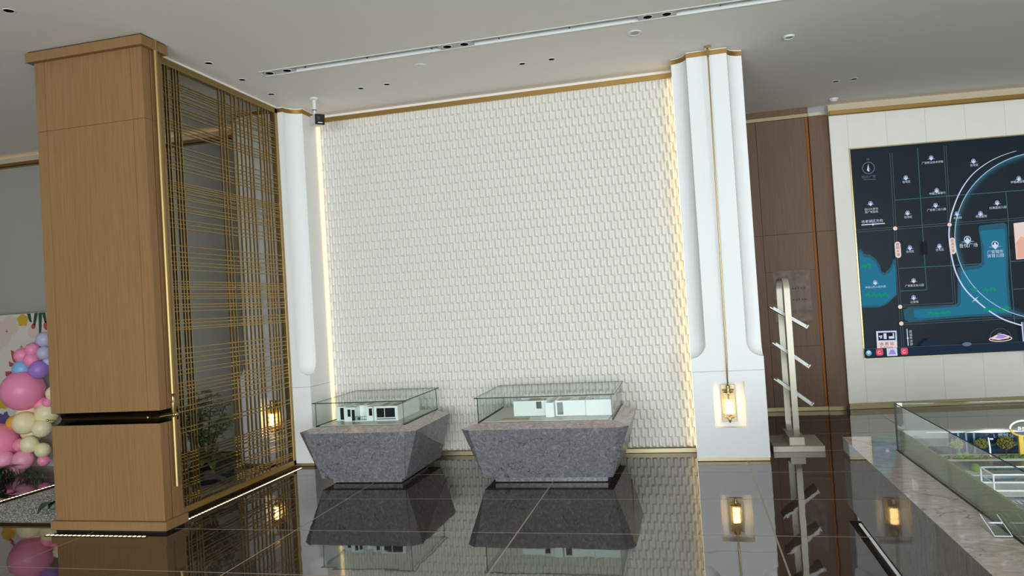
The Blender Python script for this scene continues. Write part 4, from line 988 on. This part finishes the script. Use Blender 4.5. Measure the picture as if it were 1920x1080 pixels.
for k in (-1, 1): polyline('star_ray', [(MAP_MISC['star'][0] - .045, MAP_MISC['star'][1] - .035 * k), MAP_MISC['star'], (MAP_MISC['star'][0] + .04, MAP_MISC['star'][1] + .032 * k)], [.001, .014, .001], E_w)
for c in MAP_DOTS: sheet('map_node', disc(c, .033), E_ink); sheet('map_node', disc(c, .026), E_pink)
M_T = lambda c, rot=0: Matrix.Translation(Vector((c[0] - OX, layer(), c[1] - OZ))) @ Matrix.Rotation(math.pi / 2, 4, 'X') @ Matrix.Rotation(rot, 4, 'Z')
def pin(c, k=1.0):
    sheet('pin_glow', [(c[0] - .05 * k, c[1] - .018 * k), (c[0], c[1] - .008 * k), (c[0] + .05 * k, c[1] - .018 * k), (c[0], c[1] - .030 * k)], E_glow)
    sheet('pin_ring', disc(c, .024 * k, 16), E_txt); sheet('pin_core', disc((c[0], c[1] + .002), .018 * k, 14), E_task)
    sheet('pin_tip', [(c[0] - .022 * k, c[1] - .012 * k), (c[0] - .007 * k, c[1]), (c[0] - .008 * k, c[1] + .012 * k), (c[0] + .008 * k, c[1] + .012 * k), (c[0] + .007 * k, c[1]), (c[0] + .022 * k, c[1] - .012 * k), (c[0], c[1] - .040 * k)], E_w)
for c in MAP_PINS: pin(c)
for c in MAP_BIG_PINS: pin(c, 1.7)
for s, c, wd in MAP_LABELS: text_mesh('map_label', s, wd / len(s), E_txt if s != '往老城区方向' else E_w, ds, M_T(c), wd, 0)
for c in MAP_TREES:
    for dx, dz, r in ((-.022, 0, .015), (.0, .012, .018), (.022, -.003, .015), (.015, -.022, .009)): sheet('map_tree', [(x, z) for x, z in blob(c[0] + dx, c[1] + dz, r, 12, .18, 5)], E_tree)
for c in MAP_DARK_PILLS: sheet('map_pill', [(c[0] - .026, c[1] - .075), (c[0], c[1] - .095), (c[0] + .026, c[1] - .075), (c[0] + .026, c[1] + .075), (c[0], c[1] + .095), (c[0] - .026, c[1] + .075)], E_ink)
for c, s in zip(MAP_PILLS, ('朝阳大道', '思源大道')):
    sheet('map_pill', [(c[0] + .035 * math.cos(a), c[1] + .068 + .035 * math.sin(a)) for a in [math.pi * k / 8 for k in range(9)]] + [(c[0] + .035 * math.cos(a), c[1] - .068 + .035 * math.sin(a)) for a in [math.pi + math.pi * k / 8 for k in range(9)]], E_pink)
    for k, ch in enumerate(s): text_mesh('pill_label', ch, .042, E_ink, ds, M_T((c[0], c[1] + .063 - k * .042)), .036, 0)
sheet('highlight_block', MAP_PINK, E_pink); pk = MAP_PINK; sheet('highlight_block', [(pk[3][0] + .01, pk[3][1] + .01), (pk[3][0] + .25, pk[3][1] + .01), (pk[3][0] + .25, pk[3][1] + .22), (pk[3][0] + .07, pk[3][1] + .28), (pk[3][0] + .01, pk[3][1] + .20)], E_peach)
m_ = MAP_MISC
c = m_['compass']; polyline('compass_ring', disc(c, .072, 32) + [disc(c, .072, 32)[0]], .009, E_dim)
sheet('compass_needle', [(c[0], c[1] + .055), (c[0] + .004, c[1] - .05), (c[0] - .02, c[1] - .03)], E_txt); sheet('compass_needle', [(c[0], c[1] + .055), (c[0] + .02, c[1] - .03), (c[0] + .004, c[1] - .05)], E_dim)
text_mesh('compass_label', 'N', .035, E_dim, ds, M_T(m_['N']), .026, 0); text_mesh('city_label', '四川·广安', .036, E_dim, ds, M_T(m_['city']), .165, 0)
polyline('underline', m_['city_under'], .006, E_dim); polyline('underline', m_['under'], .012, E_w)
sheet('underline_tip', disc((.424, 2.318), .016, 4), E_w)
def quad_grow(p): return p
sheet('toll_sign', m_['toll'], E_w); sheet('toll_sign', m_['toll_black'], E_ink)
tb = m_['toll_black']; x0, z0 = tb[3]
for a, b, c, d in ((.01, .05, .045, .06), (.02, .045, .025, .04), (.065, .10, .015, .085), (.125, .19, .015, .045), (.175, .19, .045, .085)): sheet('toll_icon', [(x0 + a, z0 + c), (x0 + b, z0 + c), (x0 + b, z0 + d), (x0 + a, z0 + d)], E_w)
tl = m_['toll']; sheet('toll_sign', [(tl[3][0] + .012, tl[3][1]), (tl[2][0] - .012, tl[2][1]), (tl[2][0] - .01, tl[2][1] + .095), (tl[3][0] + .014, tl[3][1] + .095)], E_pink)
text_mesh('toll_label', '收 费 站', .045, E_ink, ds, M_T(m_['toll_txt']), .165, 0); text_mesh('toll_label', 'Toll Gate', .03, E_ink, ds, M_T(m_['toll_en']), .15, 0)
polyline('direction_bar', m_['bar'], .010, E_w); sheet('direction_tip', disc((.735, .868), .014, 4), E_w)
text_mesh('direction_label', '往邻水方向', .04, E_txt, ds, M_T(m_['vert'], -math.pi / 2), .19, 0)
sheet('direction_box', m_['box'], E_dim); polyline('direction_bar', [m_['box'][0], m_['box'][3]], .012, E_w)
T0 = m_['task']; sheet('task_bar', [T0[0], (SX1, .738), (SX1, SZ0), (SX0, SZ0), (SX0, T0[0][1])], E_task)
polyline('task_bar_edge', [T0[0], (SX1, .738)], .004, E_wd)
c = m_['orb']; sheet('start_orb', disc((c[0] + .012, c[1]), .036), E_blue); sheet('start_orb', disc((c[0] + .012, c[1] + .01), .022), E_txt)
for c in (m_['red1'], m_['red2']):
    sheet('task_icon', [(c[0] + .042 * math.copysign(abs(math.cos(a)) ** .4, math.cos(a)), c[1] + .042 * math.copysign(abs(math.sin(a)) ** .4, math.sin(a))) for a in [2 * math.pi * k / 24 for k in range(24)]], E_red)
    polyline('task_icon_swirl', [(c[0] + .018 * math.cos(a), c[1] - .004 + .018 * math.sin(a)) for a in [.9 + .45 * k for k in range(12)]], .006, E_pink)
c = m_['purple']; sheet('task_icon', [(c[0] - .062, c[1] - .05), (c[0] + .062, c[1] - .05), (c[0] + .062, c[1] + .05), (c[0] - .062, c[1] + .05)], E_txt); sheet('task_icon', [(c[0] - .045, c[1] - .03), (c[0] + .045, c[1] - .03), (c[0] + .02, c[1] + .03), (c[0] - .02, c[1] + .025)], E_pur)
c = m_['ship']; polyline('station_icon', [(c[0] - .12, c[1] - .005)] + [(c[0] + .12 * math.cos(a), c[1] - .005 + .11 * math.sin(a)) for a in [math.pi * (1 - k / 12) for k in range(13)]], .003, E_dim)
polyline('station_ring', [(c[0] + .13 * math.cos(a), c[1] - .022 + .030 * math.sin(a)) for a in [2 * math.pi * k / 28 for k in range(29)]], .010, E_pink)
sheet('station_hull', [(c[0] - .11, c[1] - .02), (c[0] - .02, c[1] - .036), (c[0] + .09, c[1] - .022), (c[0] + .11, c[1] + .004), (c[0] + .04, c[1] + .034), (c[0] - .03, c[1] + .038), (c[0] - .08, c[1] + .012)], E_pink)
sheet('station_roof', [(c[0] - .06, c[1] - .012), (c[0] + .02, c[1] - .018), (c[0] + .085, c[1] + .002), (c[0] + .03, c[1] + .026), (c[0] - .02, c[1] + .030)], E_pur)
sheet('station_glow', [(c[0] - .05, c[1] + .022), (c[0], c[1] + .034), (c[0] + .02, c[1] + .05), (c[0] - .02, c[1] + .052)], E_glow)
sheet('horizon_glow', [(.86, .757)] + [(.86 + .3 * k / 12, .757 + .10 * math.sin(math.pi * k / 12)) for k in range(13)], E_task); sheet('horizon_glow', disc((1.42, .755), .025, 16, 2.2), E_dim)

# ------------------------------------------------------------------ brochure stand
t = thing('brochure_stand', (.97, 7.82, 0), 'champagne metal brochure stand with three slanted trays beside the right column', 'stand')
MB().box(.725, 1.197, 7.54, 8.12, 0, .055).build('base_plate', M_champ, t, bevel=.003)
MB().box(.885, 1.025, 7.60, 8.09, .055, .13).build('socket_block', M_champ, t, bevel=.002)
# flat loop of metal strip standing in the y-z plane
lp = []
ya, yb_, zb0, zt0 = 7.64, 8.06, .11, 1.68; R = .11; rb = .11
cy = (ya + yb_) / 2
arc = lambda cy_, cz_, a0: [(cy_ + R * math.cos(a0 - math.pi / 2 * k / 8), cz_ + R * math.sin(a0 - math.pi / 2 * k / 8)) for k in range(9)]
pts = arc(ya + R, zt0 - R, math.pi) + arc(yb_ - R, zt0 - R, math.pi / 2) + arc(yb_ - R, zb0 + R, 0) + arc(ya + R, zb0 + R, -math.pi / 2)
mb = MB(); n = len(pts); th = .012; xw0, xw1 = .932, .988
ctr = Vector((cy, (zb0 + zt0) / 2))
outer, inner = [], []
for i, p in enumerate(pts):
    a = Vector(pts[i - 1]); b = Vector(pts[(i + 1) % n]); d = (b - a).normalized(); nn = Vector((-d.y, d.x)); outer.append((p[0] + nn.x * th, p[1] + nn.y * th)); inner.append((p[0] - nn.x * th, p[1] - nn.y * th))
rings = [mb.verts([(x - (a - ya) * .05, a, b) for a, b in q]) for x, q in ((xw0, outer), (xw1, outer), (xw1, inner), (xw0, inner))]
for k in range(4):
    A_, B_ = rings[k], rings[(k + 1) % 4]
    for i in range(n): mb.face([A_[i], A_[(i + 1) % n], B_[(i + 1) % n], B_[i]])
mb.build('loop_frame', M_champ, t, smooth=True, angle=40)
M_paper = mat('brochure_paper', (0.62, 0.66, 0.70), 0.3)
M_paperb = mat('brochure_blue', (0.09, 0.12, 0.16), 0.3)
where = ('top', 'middle', 'bottom')
for i, (xa, za, xb, zb_) in enumerate(((.80, 1.405, 1.135, 1.175), (.80, 1.05, 1.125, .785), (.79, .69, 1.13, .41))):
    d = Vector((xb - xa, 0, zb_ - za)).normalized(); nrm = Vector((-d.z, 0, d.x)); Y0_, Y1_ = 7.72, 7.98
    def slab(q, s0, s1, h0, h1, y0, y1):
        P = []
        for h in (h0, h1):
            for s, y in ((s0, y0), (s1, y0), (s1, y1), (s0, y1)):
                v = Vector((xa, 0, za)) + d * s + nrm * h; P.append((v.x, y, v.z))
        q.hexa(P)
    Ln = math.hypot(xb - xa, zb_ - za)
    q = MB(); slab(q, 0, Ln, 0, .010, Y0_, Y1_); slab(q, Ln - .012, Ln, .010, .04, Y0_, Y1_)
    tr = q.build('tray', M_champ, t)
    q = MB(); slab(q, Ln * .55, Ln - .016, .011, .032, Y0_ + .01, Y1_ - .01)
    b1 = q.build('brochure', M_paper); tag(b1, 'pale brochure lying low on the %s tray of the brochure stand' % where[i], 'brochure', 'brochures on the stand')
    q = MB(); slab(q, .03, Ln * .53, .011, .028, Y0_ + .01, Y1_ - .01)
    b2 = q.build('brochure', [M_paper, M_paperb]); tag(b2, 'pale brochure with a dark band lying high on the %s tray of the brochure stand' % where[i], 'brochure', 'brochures on the stand')
    q = MB(); slab(q, Ln * .30, Ln * .37, .0285, .0295, Y0_ + .012, Y1_ - .012); q.build('cover_band', M_paperb, b2)

# ------------------------------------------------------------------ ceiling camera
t = thing('security_camera', (-3.67, 7.03, 3.60), 'white and black security camera hanging from a white ceiling pole', 'camera')
MB().lathe((-3.67, 7.0, H_CEIL), [(.045, 0), (.045, -.012), (.03, -.022)], 18).build('ceiling_plate', M_wplast, t, smooth=True)
MB().tube([(-3.67, 7.0, H_CEIL - .015), (-3.672, 7.0, 3.76), (-3.672, 7.0, 3.755), (-3.672, 7.0, 3.715)], [.02, .02, .013, .013], 14).build('pole', M_wplast, t, smooth=True)
MB().lathe((-3.672, 7.0, 3.765), [(.023, 0), (.023, -.006)], 14).build('joint_ring', M_black, t, smooth=True)
bd_ = MB(); ca = Matrix.Translation((-3.665, 7.03, 3.66)) @ Matrix.Rotation(math.radians(46), 4, 'Z') @ Matrix.Rotation(math.radians(6), 4, 'X')
def rbox(m4, sx, sy, sz, name, mt, par, bev=.012):
    q = MB().box(-sx, sx, -sy, sy, -sz, sz); bmesh.ops.transform(q.bm, matrix=m4, verts=q.bm.verts); return q.build(name, mt, par, bevel=bev)
rbox(ca, .054, .085, .054, 'body', M_wplast, t)
fc = rbox(ca @ Matrix.Translation((0, -.092, 0)), .052, .012, .055, 'face', M_blackgloss, t, .008)
rbox(ca @ Matrix.Translation((-.018, -.106, .008)), .016, .003, .022, 'lens', mat('camera_lens', (0.05, .055, .06), .1), fc, .002)
rbox(ca @ Matrix.Translation((0, -.1045, -.034)), .024, .001, .0045, 'name_strip', M_wplast, fc, 0)
MB().tube([(-3.72, 7.05, 3.62), (-3.69, 7.04, 3.59), (-3.65, 7.03, 3.588), (-3.62, 7.02, 3.61)], .0025, 6).build('cable', M_wplast, t, smooth=True)

# ------------------------------------------------------------------ marble sand-table counter with town model
t = thing('model_counter', (1.9, 3.6, 0), 'low polished marble counter carrying the glass-fenced town model at right', 'counter')
CX, CY, CZ = 1.0, 5.545, .525; CXR, CYN = 4.2, 1.6
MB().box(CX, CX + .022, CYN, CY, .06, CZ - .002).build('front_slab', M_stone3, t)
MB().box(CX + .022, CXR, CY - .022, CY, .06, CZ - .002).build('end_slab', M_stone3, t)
MB().box(CX - .002, CX + .27, CYN, CY + .002, CZ - .002, CZ + .0).build('top_slab', M_stone2, t)
MB().box(CX + .27, CXR, 5.10, CY + .002, CZ - .002, CZ).build('top_slab', M_stone2, t)
MB().box(CX + .07, CXR, CYN, CY - .07, 0, .06).build('toe_kick', M_black, t)
o = MB().box(CX + .045, CX + .060, CYN, CY - .1, .048, .056).build('toe_light', emat('toe_led', (0.95, 1.0, 0.98), 1.4), t)
MB().box(CX + .022, CXR, CYN, 5.12, .06, .522).build('carcass', M_black, t)
# town board
b_ = thing('town_model', (2.4, 3.4, .526), 'miniature town model with turf edge, road and trees inside the glass fence', 'scale model')
BR, BZ = .65, .60           # turf rim height, ground height
MB().box(1.264, CXR - .1, CYN, 5.06, .526, BZ - .006).build('board', M_modfloor, b_)
MB().box(1.250, 1.264, CYN, 5.072, .526, BR).build('turf_edge', M_turf, b_)
MB().box(1.264, CXR - .1, 5.06, 5.072, .526, BR).build('rear_edge', M_model, b_)
M_plaza = mat('model_plaza', (0.62, 0.56, 0.46), 0.6); M_road = mat('model_road', (0.085, 0.085, 0.085), 0.3); M_water = mat('model_water', (0.16, 0.26, 0.33), 0.06); M_pale = mat('model_pale_paving', (0.70, 0.71, 0.68), 0.6)
def strip(name, y0, y1, m, h=.0): return MB().box(1.264, CXR - .1, y0, y1, BZ - .006, BZ + h).build(name, m, b_)
strip('paving', 4.60, 5.06, mat('model_dark_gloss', (0.02, 0.02, 0.02), 0.04, ior=1.7)); strip('paving', 4.50, 4.60, M_plaza, .001); strip('verge', 4.465, 4.50, M_turf, .004); strip('kerb', 4.43, 4.465, M_pale, .003); strip('road', 4.26, 4.43, M_road); strip('verge', 4.20, 4.26, M_turf, .004); strip('paving', 4.12, 4.20, M_plaza, .001); strip('kerb', 4.10, 4.12, M_pale, .003); strip('road', 3.99, 4.10, M_water); strip('paving', 3.72, 3.99, M_pale, .0015); strip('road', 3.35, 3.72, M_water); strip('paving', CYN, 3.35, M_plaza)
M_moss = mat('model_hedge', (0.06, 0.17, 0.04), 0.9)
mb = MB()
for k in range(150):
    x = 1.31 + rnd.random() * 1.6; mb.sphere((x, 4.482 + rnd.uniform(-.012, .012), BZ + .006), rnd.uniform(.006, .014), 6, 4)
for k in range(80):
    x = 1.31 + rnd.random() * 1.6; mb.sphere((x, 4.23 + rnd.uniform(-.02, .02), BZ + .006), rnd.uniform(.005, .012), 6, 4)
tag(mb.build('hedge', M_moss, b_, smooth=True), kind='stuff')
M_shrub = mat('model_shrub', (0.16, 0.30, 0.05), 0.9)
for x, y, r in ((1.405, 4.51, .018), (1.44, 4.51, .018), (1.375, 4.20, .024)): MB().sphere((x, y, BZ + r * .7), r, 10, 7).build('shrub', M_shrub, b_, smooth=True)
mb = MB()
for k in range(46): mb.box(1.30 + k * .022, 1.312 + k * .022, 3.60, 3.645, BZ + .0005, BZ + .0016)
tag(mb.build('crossing_stripes', M_pale, b_), kind='stuff')
# dark glazed mall model with lens-shaped roof
m1 = thing('mall_model', (2.0, 4.63, BZ), 'dark blue glazed mall model with a white curved roof in the town model', 'scale model')
M_mall = mat('mall_dark_glass', (0.012, 0.035, 0.06), 0.08)
ZM = .718
MB().box(1.40, 2.7, 4.61, 4.65, BZ + .001, ZM).build('body', M_mall, m1)
mb = MB(); mb.prism([(1.28, 4.632), (1.47, 4.625)] + [(1.47 + .30 * k / 10, 4.625 - .03 * math.sin(math.pi * k / 10)) for k in range(1, 10)] + [(1.77, 4.625), (2.75, 4.625), (2.75, 4.65), (1.28, 4.65)], ZM, ZM + .004)
mb.build('roof', M_model, m1)
mb = MB(); mb.prism([(1.47 + .30 * k / 12, ZM + .002 + .016 * math.sin(math.pi * k / 12)) for k in range(13)], 4.60, 4.64, 'y'); mb.build('roof_crown', M_model, m1)
for x in (1.43, 1.47, 1.51): MB().box(x, x + .010, 4.603, 4.61, BZ + .001, ZM).build('mullion', M_water, m1)
text_mesh('facade_letters', 'L 悉城业', .03, mat('facade_letter', (0.35, 0.45, 0.55), .5), m1, Matrix.Translation(Vector((1.665, 4.607, .698)) - Vector((2.0, 4.63, BZ))) @ Matrix.Rotation(math.pi / 2, 4, 'X'), .10, .0008)
# white wire-framed box
wx0, wx1, wy0, wy1, wz0, wz1 = 1.318, 1.80, 3.80, 3.95, BZ + .005, BZ + .078
wb_ = thing('wire_frame_block', (1.55, 3.91, BZ + .002), 'clear building block with white edge lines in the town model', 'scale model')
M_wedge = mat('white_edge', (0.88, 0.90, 0.94), .4, emit=(.8, .86, .95), estr=.15)
for z in (wz0, wz1):
    for a, b in (((wx0, wy0), (wx1, wy0)), ((wx1, wy0), (wx1, wy1)), ((wx1, wy1), (wx0, wy1)), ((wx0, wy1), (wx0, wy0))): MB().tube([(*a, z), (*b, z)], .0035, 6).build('edge', M_wedge, wb_)
for a in ((wx0, wy0), (wx1, wy0), (wx1, wy1), (wx0, wy1)): MB().tube([(*a, wz0), (*a, wz1)], .0035, 6).build('edge', M_wedge, wb_)
for a, b in (((wx0, wy0), (wx1, wy0)), ((wx0, wy1), (wx0, wy0))): MB().tube([(*a, wz0 + .036), (*b, wz0 + .036)], .0015, 6).build('floor_line', M_wedge, wb_)
MB().box(wx0, wx1, wy0, wy1, wz1 - .001, wz1 + .001).build('roof_sheet', glass_mat('acrylic', (.84, .90, .96), 1.3), wb_)
# model trees, lamp, ring sign
M_mtree = mat('model_tree_crown', (0.16, 0.145, 0.03), 0.9)
for k, (x, y, r, lab) in enumerate(((1.405, 4.54, .034, 'pale leafy model tree seen through the glass fence, leftmost in the town model'), (1.53, 4.55, .034, 'round olive model tree between the glass fence and the model street lamp'), (1.65, 4.55, .042, 'olive model tree right of the model street lamp'))):
    mt = thing('model_tree', (x, y, BZ), lab, 'model tree', 'model trees')
    MB().tube([(x, y, BZ), (x, y, BZ + .075)], .0024, 6).build('trunk', M_stem, mt)
    mb = MB()
    for j in range(260):
        v = Vector((rnd.gauss(0, 1), rnd.gauss(0, 1), rnd.gauss(0, 1))).normalized() * r * rnd.uniform(.4, 1)
        mb.sphere((x + v.x, y + v.y, BZ + .070 + v.z * .85), rnd.uniform(.003, .0065), 5, 3)
    tag(mb.build('crown', M_mtree if k else mat('model_tree_pale', (.26, .28, .11), .9), mt), kind='stuff')
ml = thing('model_street_lamp', (1.565, 4.53, BZ), 'tiny white street lamp between two olive trees in the town model', 'model lamp')
MB().tube([(1.565, 4.53, BZ), (1.565, 4.53, BZ + .05), (1.561, 4.53, BZ + .105)], [.0048, .0042, .0032], 8).build('pole', M_wedge, ml)
MB().sphere((1.574, 4.525, BZ + .098), .0075, 8, 6, (1.3, 1, .6)).build('lamp_head', M_wedge, ml)
M_yel = mat('model_yellow', (0.68, 0.46, 0.06), .5)
rs = thing('ring_sign', (1.73, 4.53, BZ), 'yellow and white ring sign on a yellow post at the right of the town model', 'sign')
MB().box(1.708, 1.730, 4.525, 4.545, BZ, BZ + .112).build('post', M_yel, rs)
cxr, czr = 1.738, BZ + .152
for half, mt_, nm in ((1, M_wedge, 'ring_top'), (-1, M_yel, 'ring_bottom')):
    MB().tube([(cxr + .068 * math.cos(a), 4.53, czr + half * .042 * math.sin(a)) for a in [math.pi * k / 14 for k in range(15)]], .0050, 8).build(nm, mt_, rs, smooth=True)
text_mesh('ring_letters', '吾悦广场', .03, M_wedge, rs, Matrix.Translation(Vector((1.748, 4.53, BZ + .150)) - Vector((1.73, 4.53, BZ))) @ Matrix.Rotation(math.pi / 2, 4, 'X'), .085, .001)
# glass fence
gf = thing('glass_fence', (1.24, 3.4, CZ), 'clear glass fence along the marble counter edge around the town model', 'glass fence')
def fpane(name, a, b, c, d, e, f, big):
    q = MB().box(a, b, c, d, e, f); q.bm.normal_update()
    for fc_ in q.bm.faces: fc_.material_index = 0 if abs(fc_.normal[big]) > .5 else 1
    return q.build(name, [M_fence, M_gedge], gf, recalc=False)
fpane('long_pane', 1.232, 1.242, CYN, 5.09, CZ, .822, 0)
fpane('end_pane', 1.243, CXR, 5.08, 5.09, CZ, .822, 1)
MB().box(1.245, 1.275, 5.068, 5.08, .80, .825).build('clip', M_champ, gf)
MB().box(1.2275, 1.232, CYN, 5.09, CZ, CZ + .003).build('seal', M_gedge, gf)
# small acrylic sign lying on the rim
ac = thing('acrylic_sign', (1.19, 3.44, CZ), 'small clear acrylic sign lying on the marble counter rim', 'sign')
M_acr = glass_mat('acrylic_sheet', (.93, .955, .97), 1.55)
q = MB(); q.hexa([(1.160, 3.375, CZ + .004), (1.224, 3.375, CZ + .004), (1.224, 3.52, CZ + .05), (1.160, 3.52, CZ + .05), (1.160, 3.378, CZ + .008), (1.224, 3.378, CZ + .008), (1.224, 3.523, CZ + .054), (1.160, 3.523, CZ + .054)]); q.build('slanted_plate', M_acr, ac)
MB().box(1.160, 1.224, 3.375, 3.53, CZ, CZ + .003).build('foot_plate', M_acr, ac)
MB().box(1.160, 1.163, 3.40, 3.523, CZ + .003, CZ + .045).build('side_plate', M_acr, ac)
for a_, b_2 in (((1.160, 3.376, CZ + .006), (1.224, 3.376, CZ + .006)), ((1.160, 3.376, CZ + .006), (1.160, 3.522, CZ + .052)), ((1.224, 3.376, CZ + .006), (1.224, 3.522, CZ + .052))): MB().tube([a_, b_2], .0018, 6).build('polished_edge', M_wedge, ac)
for k in range(7): MB().box(1.166 + k * .0076, 1.172 + k * .0076, 3.452, 3.462, CZ + .0345, CZ + .0385).build('letter_dot', M_wedge, ac)
